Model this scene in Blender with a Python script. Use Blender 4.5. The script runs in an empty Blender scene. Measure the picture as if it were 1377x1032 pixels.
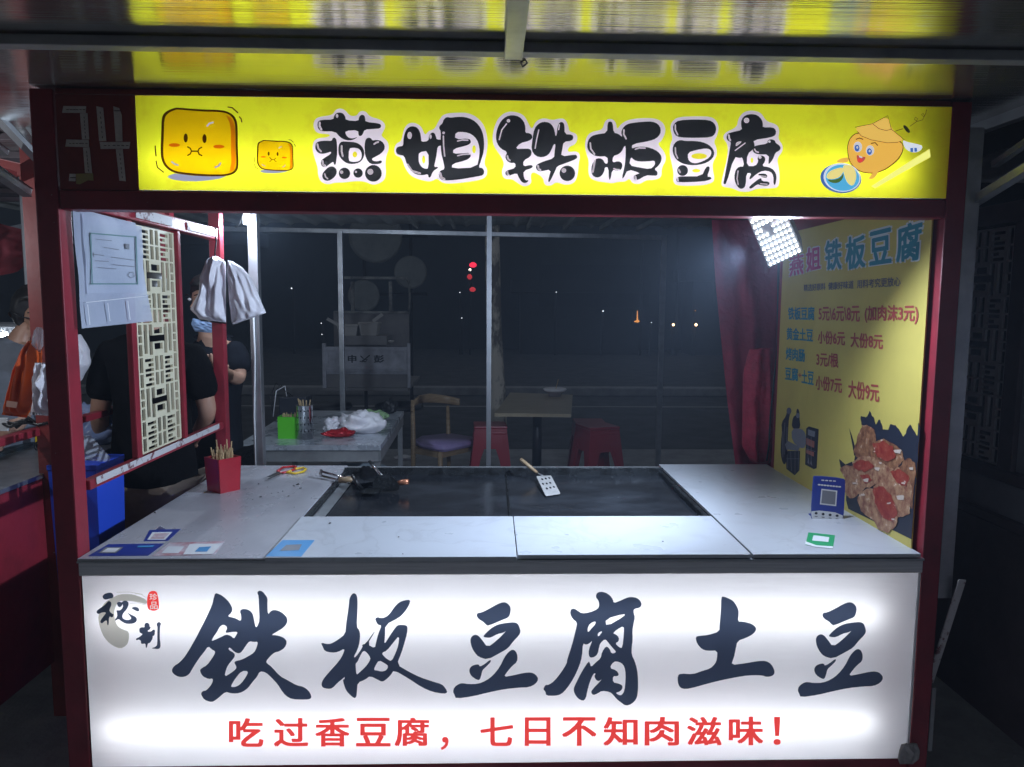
import bpy, bmesh, math, random
from mathutils import Vector, Matrix, noise
from mathutils.geometry import tessellate_polygon
random.seed(7)
SC = bpy.context.scene
COL = SC.collection
# ------------------------------------------------------------------ camera, world, exposure
F, CX, CY = 1000.0, 688.5, 516.0
YAW, PITCH, ROLL = math.atan(.0285), math.atan(.106), .0066
EYE = Vector((0, 0, 1.55))
fw = Vector((math.sin(YAW)*math.cos(PITCH), math.cos(YAW)*math.cos(PITCH), -math.sin(PITCH)))
rt0 = Vector((math.cos(YAW), -math.sin(YAW), 0)); up0 = rt0.cross(fw)
rt = rt0*math.cos(ROLL) + up0*math.sin(ROLL); up = -rt0*math.sin(ROLL) + up0*math.cos(ROLL)
cd = bpy.data.cameras.new('camera'); cam = bpy.data.objects.new('camera', cd); COL.objects.link(cam)
cd.sensor_width = 36; cd.lens = F/1377*36; cd.clip_start = .02; cd.clip_end = 400
cam.matrix_world = Matrix(((rt.x, up.x, -fw.x, 0), (rt.y, up.y, -fw.y, 0), (rt.z, up.z, -fw.z, EYE.z), (0, 0, 0, 1)))
SC.camera = cam
W = bpy.data.worlds.new('World'); SC.world = W; W.use_nodes = True
W.node_tree.nodes['Background'].inputs[0].default_value = (.82, .9, 1.0, 1)
W.node_tree.nodes['Background'].inputs[1].default_value = .105
SC.view_settings.view_transform = 'Standard'; SC.view_settings.look = 'None'
SC.view_settings.exposure = 0; SC.view_settings.gamma = 1; SC.view_settings.use_curve_mapping = False
LAMP_W = 46.0        # watts of the flood lamp, shared by its emitters
TUBE_LOW, TUBE_TOP = 12.4, 15.0
HAZE = .012
SC.cycles.max_bounces = 8; SC.cycles.diffuse_bounces = 4; SC.cycles.sample_clamp_indirect = 6
SC.cycles.volume_bounces = 0; SC.cycles.caustics_reflective = False; SC.cycles.caustics_refractive = False

# ------------------------------------------------------------------ pixels of the photograph -> points on real planes
def ray(x, y): return fw + rt*((x-CX)/F) + up*((CY-y)/F)
def PY(x, y, Y): v = ray(x, y); return EYE + v*(Y/v.y)
def PZ(x, y, z): v = ray(x, y); return EYE + v*((z-EYE.z)/v.z)
def PX(x, y, X): v = ray(x, y); return EYE + v*(X/v.x)
def PN(x, y, o, n): v = ray(x, y); return EYE + v*((o-EYE).dot(n)/v.dot(n))

# ------------------------------------------------------------------ objects
def link(o, parent=None):
    COL.objects.link(o)
    if parent is not None: o.parent = parent
    return o
def tag(o, label=None, cat=None, group=None, kind=None):
    if label: o['label'] = label
    if cat: o['category'] = cat
    if group: o['group'] = group
    if kind: o['kind'] = kind
    return o
def thing(name, label, cat, loc=(0, 0, 0), group=None):
    o = bpy.data.objects.new(name, None); link(o); o.location = loc; o.empty_display_size = .05
    return tag(o, label, cat, group)
def obj(name, verts, faces, mat, parent=None, smooth=False):
    me = bpy.data.meshes.new(name)
    off = parent_world(parent)
    me.from_pydata([tuple(Vector(v)-off) for v in verts], [], faces); me.update()
    for m in (mat if isinstance(mat, (list, tuple)) else [mat]): me.materials.append(m)
    if smooth:
        for p in me.polygons: p.use_smooth = True
    return link(bpy.data.objects.new(name, me), parent)
def parent_world(p):
    v = Vector((0, 0, 0))
    while p is not None:
        v += p.location; p = p.parent
    return v
def bmobj(name, bm, mat, parent=None, smooth=False):
    me = bpy.data.meshes.new(name)
    off = parent_world(parent)
    bmesh.ops.translate(bm, verts=bm.verts, vec=-off)
    bmesh.ops.recalc_face_normals(bm, faces=bm.faces)
    bm.to_mesh(me); bm.free()
    for m in (mat if isinstance(mat, (list, tuple)) else [mat]): me.materials.append(m)
    if smooth:
        for p in me.polygons: p.use_smooth = True
    return link(bpy.data.objects.new(name, me), parent)
def bm_box(bm, a, b, bev=0):
    r = bmesh.ops.create_cube(bm, size=1)
    vs = r['verts']; a = Vector(a); b = Vector(b); c = (a+b)/2; s = b-a
    for v in vs: v.co = Vector((v.co.x*s.x+c.x, v.co.y*s.y+c.y, v.co.z*s.z+c.z))
    if bev:
        es = list({e for v in vs for e in v.link_edges})
        bmesh.ops.bevel(bm, geom=es, offset=bev, segments=2, affect='EDGES', profile=.6)
def box(name, a, b, mat, parent=None, bev=.003):
    bm = bmesh.new(); bm_box(bm, a, b, bev); return bmobj(name, bm, mat, parent)
def bm_bar(bm, p, q, w, h, bev=0, upv=(0, 0, 1)):
    p, q = Vector(p), Vector(q); d = (q-p); L = d.length; d.normalize()
    u = Vector(upv)
    if abs(d.dot(u)) > .95: u = Vector((0, 1, 0))
    s = d.cross(u).normalized(); u = s.cross(d).normalized()
    r = bmesh.ops.create_cube(bm, size=1)
    for v in r['verts']:
        c = v.co.copy(); v.co = (p+q)/2 + d*(c.x*L) + s*(c.y*w) + u*(c.z*h)
    if bev:
        es = list({e for v in r['verts'] for e in v.link_edges})
        bmesh.ops.bevel(bm, geom=es, offset=bev, segments=2, affect='EDGES', profile=.6)
def bar(name, p, q, w, h, mat, parent=None, bev=.003, upv=(0, 0, 1)):
    bm = bmesh.new(); bm_bar(bm, p, q, w, h, bev, upv); return bmobj(name, bm, mat, parent)
def bm_tube(bm, pts, r, n=10, cap=True):
    pts = [Vector(p) for p in pts]; rs = r if isinstance(r, (list, tuple)) else [r]*len(pts)
    rings = []; prev = None
    for i, p in enumerate(pts):
        d = (pts[min(i+1, len(pts)-1)] - pts[max(i-1, 0)]).normalized()
        if prev is None:
            u = Vector((0, 0, 1)) if abs(d.z) < .9 else Vector((1, 0, 0)); s = d.cross(u).normalized()
        else: s = (prev - d*prev.dot(d)).normalized()
        prev = s; t = d.cross(s)
        rings.append([bm.verts.new(p + (s*math.cos(a)+t*math.sin(a))*rs[i]) for a in [2*math.pi*k/n for k in range(n)]])
    for A, B in zip(rings, rings[1:]):
        for k in range(n): bm.faces.new((A[k], A[(k+1) % n], B[(k+1) % n], B[k]))
    if cap: bm.faces.new(rings[0][::-1]); bm.faces.new(rings[-1])
def tube(name, pts, r, mat, parent=None, n=10):
    bm = bmesh.new(); bm_tube(bm, pts, r, n); return bmobj(name, bm, mat, parent, True)
def lathe(name, c, prof, mat, parent=None, n=28, axis='Z'):
    bm = bmesh.new(); c = Vector(c); rings = []
    for (r, z) in prof:
        ring = []
        for k in range(n):
            a = 2*math.pi*k/n
            v = Vector((r*math.cos(a), r*math.sin(a), z)) if axis == 'Z' else Vector((r*math.cos(a), -z, r*math.sin(a)))
            ring.append(bm.verts.new(c+v))
        rings.append(ring)
    for A, B in zip(rings, rings[1:]):
        for k in range(n): bm.faces.new((A[k], A[(k+1) % n], B[(k+1) % n], B[k]))
    bm.faces.new(rings[0][::-1]); bm.faces.new(rings[-1])
    o = bmobj(name, bm, mat, parent, True)
    return o

# ------------------------------------------------------------------ flat print
def chaikin(p, n=1):
    for _ in range(n):
        q = []
        for i in range(len(p)):
            a, b = p[i], p[(i+1) % len(p)]
            q.append((a[0]*.75+b[0]*.25, a[1]*.75+b[1]*.25)); q.append((a[0]*.25+b[0]*.75, a[1]*.25+b[1]*.75))
        p = q
    return p
def ell(cx, cy, rx, ry, n=24, rot=0):
    c, s = math.cos(rot), math.sin(rot)
    return [(cx+rx*math.cos(t)*c-ry*math.sin(t)*s, cy+rx*math.cos(t)*s+ry*math.sin(t)*c) for t in [2*math.pi*k/n for k in range(n)]]
def stroke(pts, w):
    """outline of a polyline with width w and rounded ends"""
    L, R = [], []
    n = len(pts)
    for i, p in enumerate(pts):
        a, b = pts[max(i-1, 0)], pts[min(i+1, n-1)]
        dx, dy = b[0]-a[0], b[1]-a[1]; l = math.hypot(dx, dy) or 1; nx, ny = -dy/l*w/2, dx/l*w/2
        if i == 0: L.append((p[0]-dx/l*w/2, p[1]-dy/l*w/2))
        L.append((p[0]+nx, p[1]+ny)); R.append((p[0]-nx, p[1]-ny))
        if i == n-1: L.append((p[0]+dx/l*w/2, p[1]+dy/l*w/2))
    return L + R[::-1]
def flat(name, shapes, P, mat, parent=None):
    """shapes: list of [outer, hole, ...] loops in photo pixels; P maps a pixel to a point on the printed surface"""
    vs, fs = [], []
    for loops in shapes:
        L3 = [[Vector((x, -y, 0)) for x, y in lp] for lp in loops]
        base = len(vs)
        for lp in loops: vs += [P(x, y) for x, y in lp]
        for t in tessellate_polygon(L3): fs.append(tuple(base+i for i in t))
    o = obj(name, vs, fs, mat, parent)
    me = o.data
    if len(me.polygons):            # face towards the viewer
        c = sum((p.center for p in me.polygons), Vector())/len(me.polygons) + parent_world(parent)
        for p in me.polygons:
            if p.normal.dot(c-EYE) > 0: p.flip()
    return o
def xf(ox, oy, s, pts): return [(ox+x/s, oy+y/s) for x, y in pts]
_gl = {}
def glyphs(txt, off=0.0):
    k = (txt, off)
    if k not in _gl:
        c = bpy.data.curves.new('t', 'FONT'); c.body = txt; c.resolution_u = 3; c.offset = off
        o = bpy.data.objects.new('t', c); COL.objects.link(o); bpy.context.view_layer.update()
        m = o.to_mesh()
        vs = [(v.co.x, v.co.y) for v in m.vertices]; fs = [tuple(p.vertices) for p in m.polygons]
        o.to_mesh_clear(); bpy.data.objects.remove(o)
        x0 = min(v[0] for v in vs); x1 = max(v[0] for v in vs); y0 = min(v[1] for v in vs); y1 = max(v[1] for v in vs)
        _gl[k] = ([((x-x0)/(x1-x0), (y-y0)/(y1-y0)) for x, y in vs], fs)
    return _gl[k]
def text(name, txt, tl, tr, br, bl, P, mat, parent=None, off=0.0):
    """letters filling the quad whose corners are the given photo pixels on the printed surface"""
    g, fs = glyphs(txt)
    A, B, C, D = P(*tl), P(*tr), P(*br), P(*bl)
    k = off*1.1; n = len(txt); ku, kv = k/n, k
    sh = [(0, 0)] if off <= 0 else [(-ku, -kv*.5), (ku, -kv*.5), (0, kv), (ku, kv*.7), (-ku, kv*.7)]
    nr = (B-A).cross(D-A).normalized()
    if nr.dot(EYE-A) < 0: nr = -nr
    vs, F_ = [], []
    for i, (du, dv) in enumerate(sh):
        b0 = len(vs)
        vs += [A*(1-u)*v + B*u*v + C*u*(1-v) + D*(1-u)*(1-v) + nr*(.00009*i) for u, v in ((u+du, v+dv) for u, v in g)]
        F_ += [tuple(b0+j for j in f) for f in fs]
    o = obj(name, vs, F_, mat, parent)
    c = (A+C)/2
    for p in o.data.polygons:
        if p.normal.dot(c-EYE) > 0: p.flip()
    return o

# ------------------------------------------------------------------ materials
def nmat(name):
    m = bpy.data.materials.new(name); m.use_nodes = True
    return m, m.node_tree.nodes, m.node_tree.links
def mat(name, col, rough=.5, metal=0., col2=None, scale=8., bump=0., bscale=40., stretch=(1, 1, 1), contrast=(.4, .65), rvar=0., detail=6, spec=.5, sheen=0, alpha=1., emit=None, estr=0., trans=0.):
    m, N, L = nmat(name); b = N['Principled BSDF']
    b.inputs['Base Color'].default_value = (*col, 1); b.inputs['Roughness'].default_value = rough; b.inputs['Metallic'].default_value = metal
    b.inputs['Specular IOR Level'].default_value = spec
    if alpha < 1: b.inputs['Alpha'].default_value = alpha
    if trans: b.inputs['Transmission Weight'].default_value = trans
    tc = N.new('ShaderNodeTexCoord'); mp = N.new('ShaderNodeMapping'); mp.inputs['Scale'].default_value = stretch
    L.new(tc.outputs['Object'], mp.inputs['Vector'])
    if col2 is not None or rvar:
        n = N.new('ShaderNodeTexNoise'); n.inputs['Scale'].default_value = scale; n.inputs['Detail'].default_value = detail; n.inputs['Roughness'].default_value = .62
        L.new(mp.outputs[0], n.inputs['Vector'])
        r = N.new('ShaderNodeMapRange'); r.inputs['From Min'].default_value = contrast[0]; r.inputs['From Max'].default_value = contrast[1]
        L.new(n.outputs['Fac'], r.inputs['Value'])
        if col2 is not None:
            x = N.new('ShaderNodeMix'); x.data_type = 'RGBA'; x.inputs['A'].default_value = (*col, 1); x.inputs['B'].default_value = (*col2, 1)
            L.new(r.outputs[0], x.inputs['Factor']); L.new(x.outputs['Result'], b.inputs['Base Color'])
        if rvar:
            r2 = N.new('ShaderNodeMapRange'); r2.inputs['To Min'].default_value = max(0, rough-rvar); r2.inputs['To Max'].default_value = min(1, rough+rvar)
            L.new(n.outputs['Fac'], r2.inputs['Value']); L.new(r2.outputs[0], b.inputs['Roughness'])
    if bump:
        n2 = N.new('ShaderNodeTexNoise'); n2.inputs['Scale'].default_value = bscale; n2.inputs['Detail'].default_value = 5
        L.new(mp.outputs[0], n2.inputs['Vector'])
        bp = N.new('ShaderNodeBump'); bp.inputs['Strength'].default_value = bump; bp.inputs['Distance'].default_value = .01
        L.new(n2.outputs['Fac'], bp.inputs['Height']); L.new(bp.outputs[0], b.inputs['Normal'])
    if emit: b.inputs['Emission Color'].default_value = (*emit, 1); b.inputs['Emission Strength'].default_value = estr
    return m
def film(name, col, trans=.8, bump=0., rough=.6, grime=None, grime_z=None):
    """back-lit print: light from the tubes behind shines through it"""
    m, N, L = nmat(name); N.remove(N['Principled BSDF']); out = N['Material Output']
    t = N.new('ShaderNodeBsdfTranslucent'); d = N.new('ShaderNodeBsdfDiffuse'); x = N.new('ShaderNodeMixShader')
    t.inputs['Color'].default_value = (*col, 1); d.inputs['Color'].default_value = (*[c*.8 for c in col], 1)
    x.inputs[0].default_value = trans
    L.new(d.outputs[0], x.inputs[1]); L.new(t.outputs[0], x.inputs[2]); L.new(x.outputs[0], out.inputs[0])
    tc = N.new('ShaderNodeTexCoord')
    if grime:
        n = N.new('ShaderNodeTexNoise'); n.inputs['Scale'].default_value = 5; n.inputs['Detail'].default_value = 8; n.inputs['Roughness'].default_value = .65
        L.new(tc.outputs['Object'], n.inputs['Vector'])
        r = N.new('ShaderNodeMapRange'); r.inputs['From Min'].default_value = .5; r.inputs['From Max'].default_value = .78
        r.inputs['To Max'].default_value = .8
        L.new(n.outputs['Fac'], r.inputs['Value'])
        for s in (t, d):
            mx = N.new('ShaderNodeMix'); mx.data_type = 'RGBA'
            mx.inputs['A'].default_value = s.inputs['Color'].default_value; mx.inputs['B'].default_value = (*grime, 1)
            L.new(r.outputs[0], mx.inputs['Factor']); L.new(mx.outputs['Result'], s.inputs['Color'])
    if bump:
        mp = N.new('ShaderNodeMapping'); mp.inputs['Scale'].default_value = (1, 1, 7)
        L.new(tc.outputs['Object'], mp.inputs[0])
        n2 = N.new('ShaderNodeTexNoise'); n2.inputs['Scale'].default_value = 3.2; n2.inputs['Detail'].default_value = 3
        L.new(mp.outputs[0], n2.inputs['Vector'])
        bp = N.new('ShaderNodeBump'); bp.inputs['Strength'].default_value = bump; bp.inputs['Distance'].default_value = .02
        L.new(n2.outputs['Fac'], bp.inputs['Height']); L.new(bp.outputs[0], d.inputs['Normal']); L.new(bp.outputs[0], t.inputs['Normal'])
        g = N.new('ShaderNodeBsdfGlossy'); g.inputs['Roughness'].default_value = .35; g.inputs['Color'].default_value = (.9, .9, .9, 1)
        x2 = N.new('ShaderNodeMixShader'); x2.inputs[0].default_value = .05
        L.new(bp.outputs[0], g.inputs['Normal']); L.new(x.outputs[0], x2.inputs[1]); L.new(g.outputs[0], x2.inputs[2]); L.new(x2.outputs[0], out.inputs[0])
    return m
def backlit(name, col, s=.8):
    return mat(name, tuple(c*.5 for c in col), .5, emit=col, estr=s)
def glow(name, col, s):
    m, N, L = nmat(name); N.remove(N['Principled BSDF'])
    e = N.new('ShaderNodeEmission'); e.inputs[0].default_value = (*col, 1); e.inputs[1].default_value = s
    L.new(e.outputs[0], N['Material Output'].inputs[0]); return m
M = {}
M['red'] = mat('red_paint', (.30, .022, .038), .42, 0, (.19, .016, .026), 6, .12, 30, contrast=(.45, .7), rvar=.12)
def chipped(m, thr=.70, col=(.42, .36, .36)):
    N, L = m.node_tree.nodes, m.node_tree.links; b = N['Principled BSDF']; src = b.inputs['Base Color'].links[0].from_socket
    tc = N.new('ShaderNodeTexCoord'); n = N.new('ShaderNodeTexNoise'); n.inputs['Scale'].default_value = 38; n.inputs['Detail'].default_value = 7; n.inputs['Roughness'].default_value = .75
    L.new(tc.outputs['Object'], n.inputs['Vector']); r = N.new('ShaderNodeMapRange'); r.inputs['From Min'].default_value = thr; r.inputs['From Max'].default_value = thr+.02
    L.new(n.outputs['Fac'], r.inputs['Value']); x = N.new('ShaderNodeMix'); x.data_type = 'RGBA'; x.inputs['B'].default_value = (*col, 1)
    L.new(r.outputs[0], x.inputs['Factor']); L.new(src, x.inputs['A']); L.new(x.outputs['Result'], b.inputs['Base Color'])
chipped(M['red'], .69)
M['red_dark'] = mat('dark_red_paint', (.26, .04, .035), .5, 0, (.18, .028, .024), 5, .1, 30)
M['steel'] = mat('brushed_steel', (.74, .74, .77), .42, .15, (.60, .60, .63), 5, .06, 60, (1, 6, 30), rvar=.12)
M['steel_dark'] = mat('grey_steel', (.36, .37, .38), .45, .35, (.26, .27, .28), 6, .08, 60, rvar=.1)
M['chrome'] = mat('polished_steel', (.7, .7, .72), .14, 1, (.55, .55, .57), 12)
M['alu'] = mat('aluminium', (.52, .54, .57), .35, .85, (.38, .4, .43), 9, rvar=.1)
M['black'] = mat('black_plastic', (.012, .012, .014), .4)
M['black_steel'] = mat('seasoned_iron', (.015, .017, .022), .20, .25, (.055, .062, .075), 3.5, .05, 26, (1, 1.8, 1), rvar=.2, contrast=(.45, .75))
M['iron_rim'] = mat('greasy_steel_rim', (.10, .11, .12), .28, .8, (.03, .03, .03), 22, .3, 70, rvar=.15)
M['white'] = mat('white_plastic', (.75, .76, .78), .35)
M['black_in'] = mat('dull_black', (.006, .006, .007), .8)
M['white_in'] = mat('light_box_lining', (.62, .63, .66), .7)
M['paper'] = mat('white_paper', (.72, .74, .76), .7)
M['navy_print'] = mat('blue_print', (.02, .045, .30), .3)
M['blue_plastic'] = mat('blue_plastic', (.03, .10, .75), .35)
M['lblue_print'] = mat('light_blue_print', (.06, .30, .62), .35)
M['red_print'] = mat('faded_red_print', (.42, .07, .10), .4, 0, (.62, .55, .6), 9, contrast=(.4, .6))
M['green_print'] = mat('green_print', (.03, .36, .14), .35)
M['grey_print'] = mat('grey_print', (.20, .21, .24), .5)
M['red_plastic'] = mat('red_plastic', (.42, .014, .03), .3, 0, (.34, .012, .025), 5)
M['stool_red'] = mat('stool_plastic', (.30, .015, .03), .3)
M['wood'] = mat('pale_wood', (.34, .24, .14), .45, 0, (.24, .16, .09), 9, .1, 30, (1, 1, 8))
M['wood_top'] = mat('table_laminate', (.36, .30, .20), .4, 0, (.26, .21, .13), 7, .05, 30, (1, 9, 1))
M['stick'] = mat('bamboo', (.62, .45, .25), .6)
M['lilac'] = mat('lilac_vinyl', (.36, .28, .52), .4, 0, (.30, .23, .45), 7, .1, 20)
M['green_plastic'] = mat('green_plastic', (.11, .58, .03), .35)
M['red_scissor'] = mat('red_handle', (.55, .02, .03), .35)
M['yellow_plastic'] = mat('yellow_handle', (.78, .52, .02), .35)
M['bag_white'] = mat('thin_white_plastic', (.90, .88, .92), .34, 0, (.78, .76, .82), 9, .45, 24, trans=0)
M['bag_orange'] = mat('orange_plastic_bag', (.80, .13, .015), .35, 0, (.62, .08, .01), 8, .4, 18)
M['red_wrap'] = mat('red_foil', (.5, .01, .02), .22, .3, (.3, .005, .01), 20, .5, 60)
M['lime_paper'] = mat('pale_green_tissue', (.35, .55, .28), .7, 0, (.28, .45, .22), 14, .5, 40)
M['skin'] = mat('skin', (.46, .27, .19), .5, 0, (.40, .22, .15), 14)
M['hair'] = mat('black_hair', (.01, .009, .009), .45, 0, (.02, .018, .016), 60)
M['tee'] = mat('black_cotton', (.004, .004, .005), .95, 0, (.007, .007, .008), 9, .5, 18, spec=.08)
M['tee_navy'] = mat('dark_navy_cotton', (.012, .014, .02), .95, 0, (.008, .009, .013), 9, .5, 18, spec=.1)
M['tee_grey'] = mat('grey_cotton', (.17, .19, .23), .85, 0, (.12, .14, .17), 9, .4, 18)
M['shorts'] = mat('beige_cotton', (.30, .24, .19), .85, 0, (.20, .16, .13), 7, .4, 16)
M['mask'] = mat('blue_mask', (.30, .45, .72), .7)
M['cream'] = mat('cream_painted_board', (.74, .69, .50), .5, 0, (.66, .61, .43), 6, .05, 30)
M['dark_board'] = mat('dark_brown_board', (.12, .09, .10), .55, 0, (.09, .07, .075), 6)
M['blue_board'] = mat('grey_board', (.34, .35, .40), .6, 0, (.28, .29, .33), 6)
M['tape'] = mat('dusty_paper_tape', (.80, .72, .68), .8, 0, (.66, .58, .55), 30)
M['tool'] = mat('worn_bright_steel', (.68, .66, .64), .42, .35, (.5, .48, .47), 20)
M['tape_print'] = mat('tape_print', (.10, .05, .05), .8)
M['tape_tan'] = mat('tan_tape', (.42, .33, .14), .6)
M['tape_white'] = mat('worn_white_tape', (.55, .53, .54), .6, 0, (.16, .05, .06), 26, contrast=(.56, .62))
M['tarp'] = mat('red_tarpaulin', (.52, .04, .10), .42, 0, (.40, .03, .08), 7, .6, 38)
M['tarp_dark'] = mat('dull_red_cloth', (.20, .012, .02), .8, 0, (.12, .008, .012), 5, .4, 14)
M['bark'] = mat('birch_like_bark', (.78, .72, .62), .9, 0, (.20, .18, .16), 7, .8, 20, (1, 1, .45), contrast=(.45, .56))
M['cart'] = mat('cart_painted_steel', (.48, .49, .55), .5, .1, (.30, .30, .34), 6, .1, 30, rvar=.1)
M['cart_frame'] = mat('cart_frame_paint', (.30, .30, .28), .5, .1, (.09, .09, .09), 8)
M['cart_board'] = mat('cart_side_board', (.24, .23, .23), .55, 0, (.18, .17, .18), 4)
M['ink'] = mat('black_ink', (.012, .012, .016), .6)
M['foam'] = mat('white_foam', (.46, .44, .42), .7)
M['disc'] = mat('dull_round_tray', (.22, .23, .22), .6, .1, (.17, .18, .175), 4)
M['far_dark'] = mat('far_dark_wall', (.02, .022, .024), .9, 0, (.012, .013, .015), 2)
M['char'] = mat('charred_crumbs', (.02, .014, .014), .8)
M['clear'] = mat('clear_plastic', (.75, .8, .88), .15, 0, alpha=.35)
M['clear_doc'] = mat('milky_sleeve', (.66, .71, .84), .22, 0, (.55, .6, .74), 3, .3, 5, alpha=.7)
M['copper'] = mat('copper_handle', (.70, .30, .17), .3, .6, (.5, .18, .1), 20)
def stone():
    m, N, L = nmat('white_sintered_stone'); b = N['Principled BSDF']; b.inputs['Roughness'].default_value = .3
    tc = N.new('ShaderNodeTexCoord')
    n = N.new('ShaderNodeTexNoise'); n.inputs['Scale'].default_value = 2.2; n.inputs['Detail'].default_value = 7; n.inputs['Distortion'].default_value = 1.6
    L.new(tc.outputs['Object'], n.inputs['Vector'])
    cr = N.new('ShaderNodeValToRGB'); e = cr.color_ramp.elements
    e[0].position = .485; e[0].color = (.50, .52, .56, 1); e[1].position = .515; e[1].color = (.51, .53, .57, 1)
    k = cr.color_ramp.elements.new(.5); k.color = (.45, .465, .50, 1)
    L.new(n.outputs['Fac'], cr.inputs[0])
    d = N.new('ShaderNodeTexNoise'); d.inputs['Scale'].default_value = 9; d.inputs['Detail'].default_value = 8; L.new(tc.outputs['Object'], d.inputs['Vector'])
    r = N.new('ShaderNodeMapRange'); r.inputs['From Min'].default_value = .55; r.inputs['From Max'].default_value = .8; r.inputs['To Max'].default_value = .35
    L.new(d.outputs['Fac'], r.inputs['Value'])
    x = N.new('ShaderNodeMix'); x.data_type = 'RGBA'; x.inputs['B'].default_value = (.33, .31, .31, 1)
    L.new(r.outputs[0], x.inputs['Factor']); L.new(cr.outputs[0], x.inputs['A']); L.new(x.outputs['Result'], b.inputs['Base Color'])
    r2 = N.new('ShaderNodeMapRange'); r2.inputs['To Min'].default_value = .16; r2.inputs['To Max'].default_value = .5
    L.new(d.outputs['Fac'], r2.inputs['Value']); L.new(r2.outputs[0], b.inputs['Roughness'])
    return m
M['stone'] = stone()
M['stone_used'] = mat('greasy_stone', (.50, .50, .54), .28, 0, (.30, .295, .32), 3.0, .10, 16, (1, .6, 1), contrast=(.40, .72), rvar=.28, detail=11)
chipped(M['stone_used'], .70, (.62, .62, .66))
def sheet_mat():
    m, N, L = nmat('zinc_roof_sheet'); b = N['Principled BSDF']
    b.inputs['Metallic'].default_value = .85; b.inputs['Roughness'].default_value = .13
    tc = N.new('ShaderNodeTexCoord'); mp = N.new('ShaderNodeMapping'); mp.inputs['Scale'].default_value = (.35, 60, 1)
    L.new(tc.outputs['Object'], mp.inputs[0])
    n = N.new('ShaderNodeTexNoise'); n.inputs['Scale'].default_value = 2.2; n.inputs['Detail'].default_value = 3; L.new(mp.outputs[0], n.inputs['Vector'])
    bp = N.new('ShaderNodeBump'); bp.inputs['Strength'].default_value = .60; bp.inputs['Distance'].default_value = .0012
    L.new(n.outputs['Fac'], bp.inputs['Height']); L.new(bp.outputs[0], b.inputs['Normal'])
    n2 = N.new('ShaderNodeTexNoise'); n2.inputs['Scale'].default_value = 5; n2.inputs['Detail'].default_value = 8; L.new(tc.outputs['Object'], n2.inputs['Vector'])
    x = N.new('ShaderNodeMix'); x.data_type = 'RGBA'; x.inputs['A'].default_value = (.78, .78, .76, 1); x.inputs['B'].default_value = (.50, .48, .44, 1)
    L.new(n2.outputs['Fac'], x.inputs['Factor']); L.new(x.outputs['Result'], b.inputs['Base Color'])
    return m
M['sheet'] = sheet_mat()
# ================================================================== ground and far dark surroundings
YF = 1.97; XL, XR = -1.105, 1.198; ZT = .865
M['asphalt'] = mat('night_asphalt', (.055, .058, .062), .75, 0, (.035, .037, .04), 3, .5, 90, rvar=.2)
M['paving'] = mat('worn_concrete', (.32, .32, .33), .8, 0, (.22, .22, .23), 5, .4, 60)
g = obj('ground', [(-60, -6, 0), (60, -6, 0), (60, 120, 0), (-60, 120, 0)], [(0, 1, 2, 3)], M['asphalt']); tag(g, kind='structure')
g = box('pavement', (-9, -2, .004), (9, 7.4, .10), M['paving'], None, .01); tag(g, kind='structure')
g = box('kerb', (-40, 12.6, .004), (40, 12.9, .14), M['paving'], None, .02); tag(g, kind='structure')
g = box('road_stripe', (-30, 11.2, .002), (30, 11.3, .006), mat('worn_road_paint', (.3, .3, .3), .8), None, 0); tag(g, kind='structure')
GZ = .10

# ================================================================== the stall
S = thing('food_stall', 'red framed tofu stall numbered 34 with steel edged counter and yellow sign', 'food stall', (0.05, 2.5, GZ))
def sb(name, a, b, m, bev=.004): return box(name, a, b, M[m], S, bev)
sb('post', (-1.165, YF, GZ), (XL-.002, YF+.06, 2.084), 'red')
sb('post', (1.2, YF, GZ), (1.252, YF+.06, 2.084), 'red')
sb('post', (-1.135, 3.06, GZ), (-1.09, 3.105, 2.084), 'red')
sb('post', (1.203, 3.06, GZ), (1.25, 3.105, 2.084), 'red')
p = sb('edge_angle', (1.254, YF+.004, .74), (1.292, YF+.012, 2.02), 'alu', .001)
sb('header_beam', (-1.103, YF, 1.785), (1.198, YF+.055, 1.833), 'red')
sb('top_beam', (-1.103, YF+.004, 2.073), (1.198, YF+.05, 2.0865), 'red_dark')
sb('header_panel', (-1.103, YF+.004, 1.835), (-.905, YF+.02, 2.071), 'red_dark', .002)
sb('rear_beam', (-1.088, 3.06, 2.03), (1.2, 3.10, 2.08), 'red')
sb('bottom_rail', (XL+.003, YF+.003, .205), (1.197, YF+.05, .262), 'red')
sb('side_rail', (-1.135, YF+.062, 1.80), (-1.095, 3.058, 1.845), 'red')
sr = sb('side_rail', (-1.128, YF+.062, 1.035), (-1.098, 3.058, 1.062), 'red')
sb('side_post', (-1.117, 2.312, 1.064), (-1.098, 2.345, 1.798), 'red')
sb('side_post', (-1.125, 2.665, 1.064), (-1.095, 2.69, 1.798), 'red')
# worn white tape strips on the side frame
for (y0, y1, z, h) in ((2.06, 3.0, 1.055, .02), (2.36, 2.62, 1.824, .03), (2.75, 3.04, 1.824, .026)):
    box('tape_strip', (-1.0975 if z < 1.5 else -1.0945, y0, z-h/2), (-1.0955 if z < 1.5 else -1.0925, y1, z+h/2), M['tape_white'], S, 0)
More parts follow.
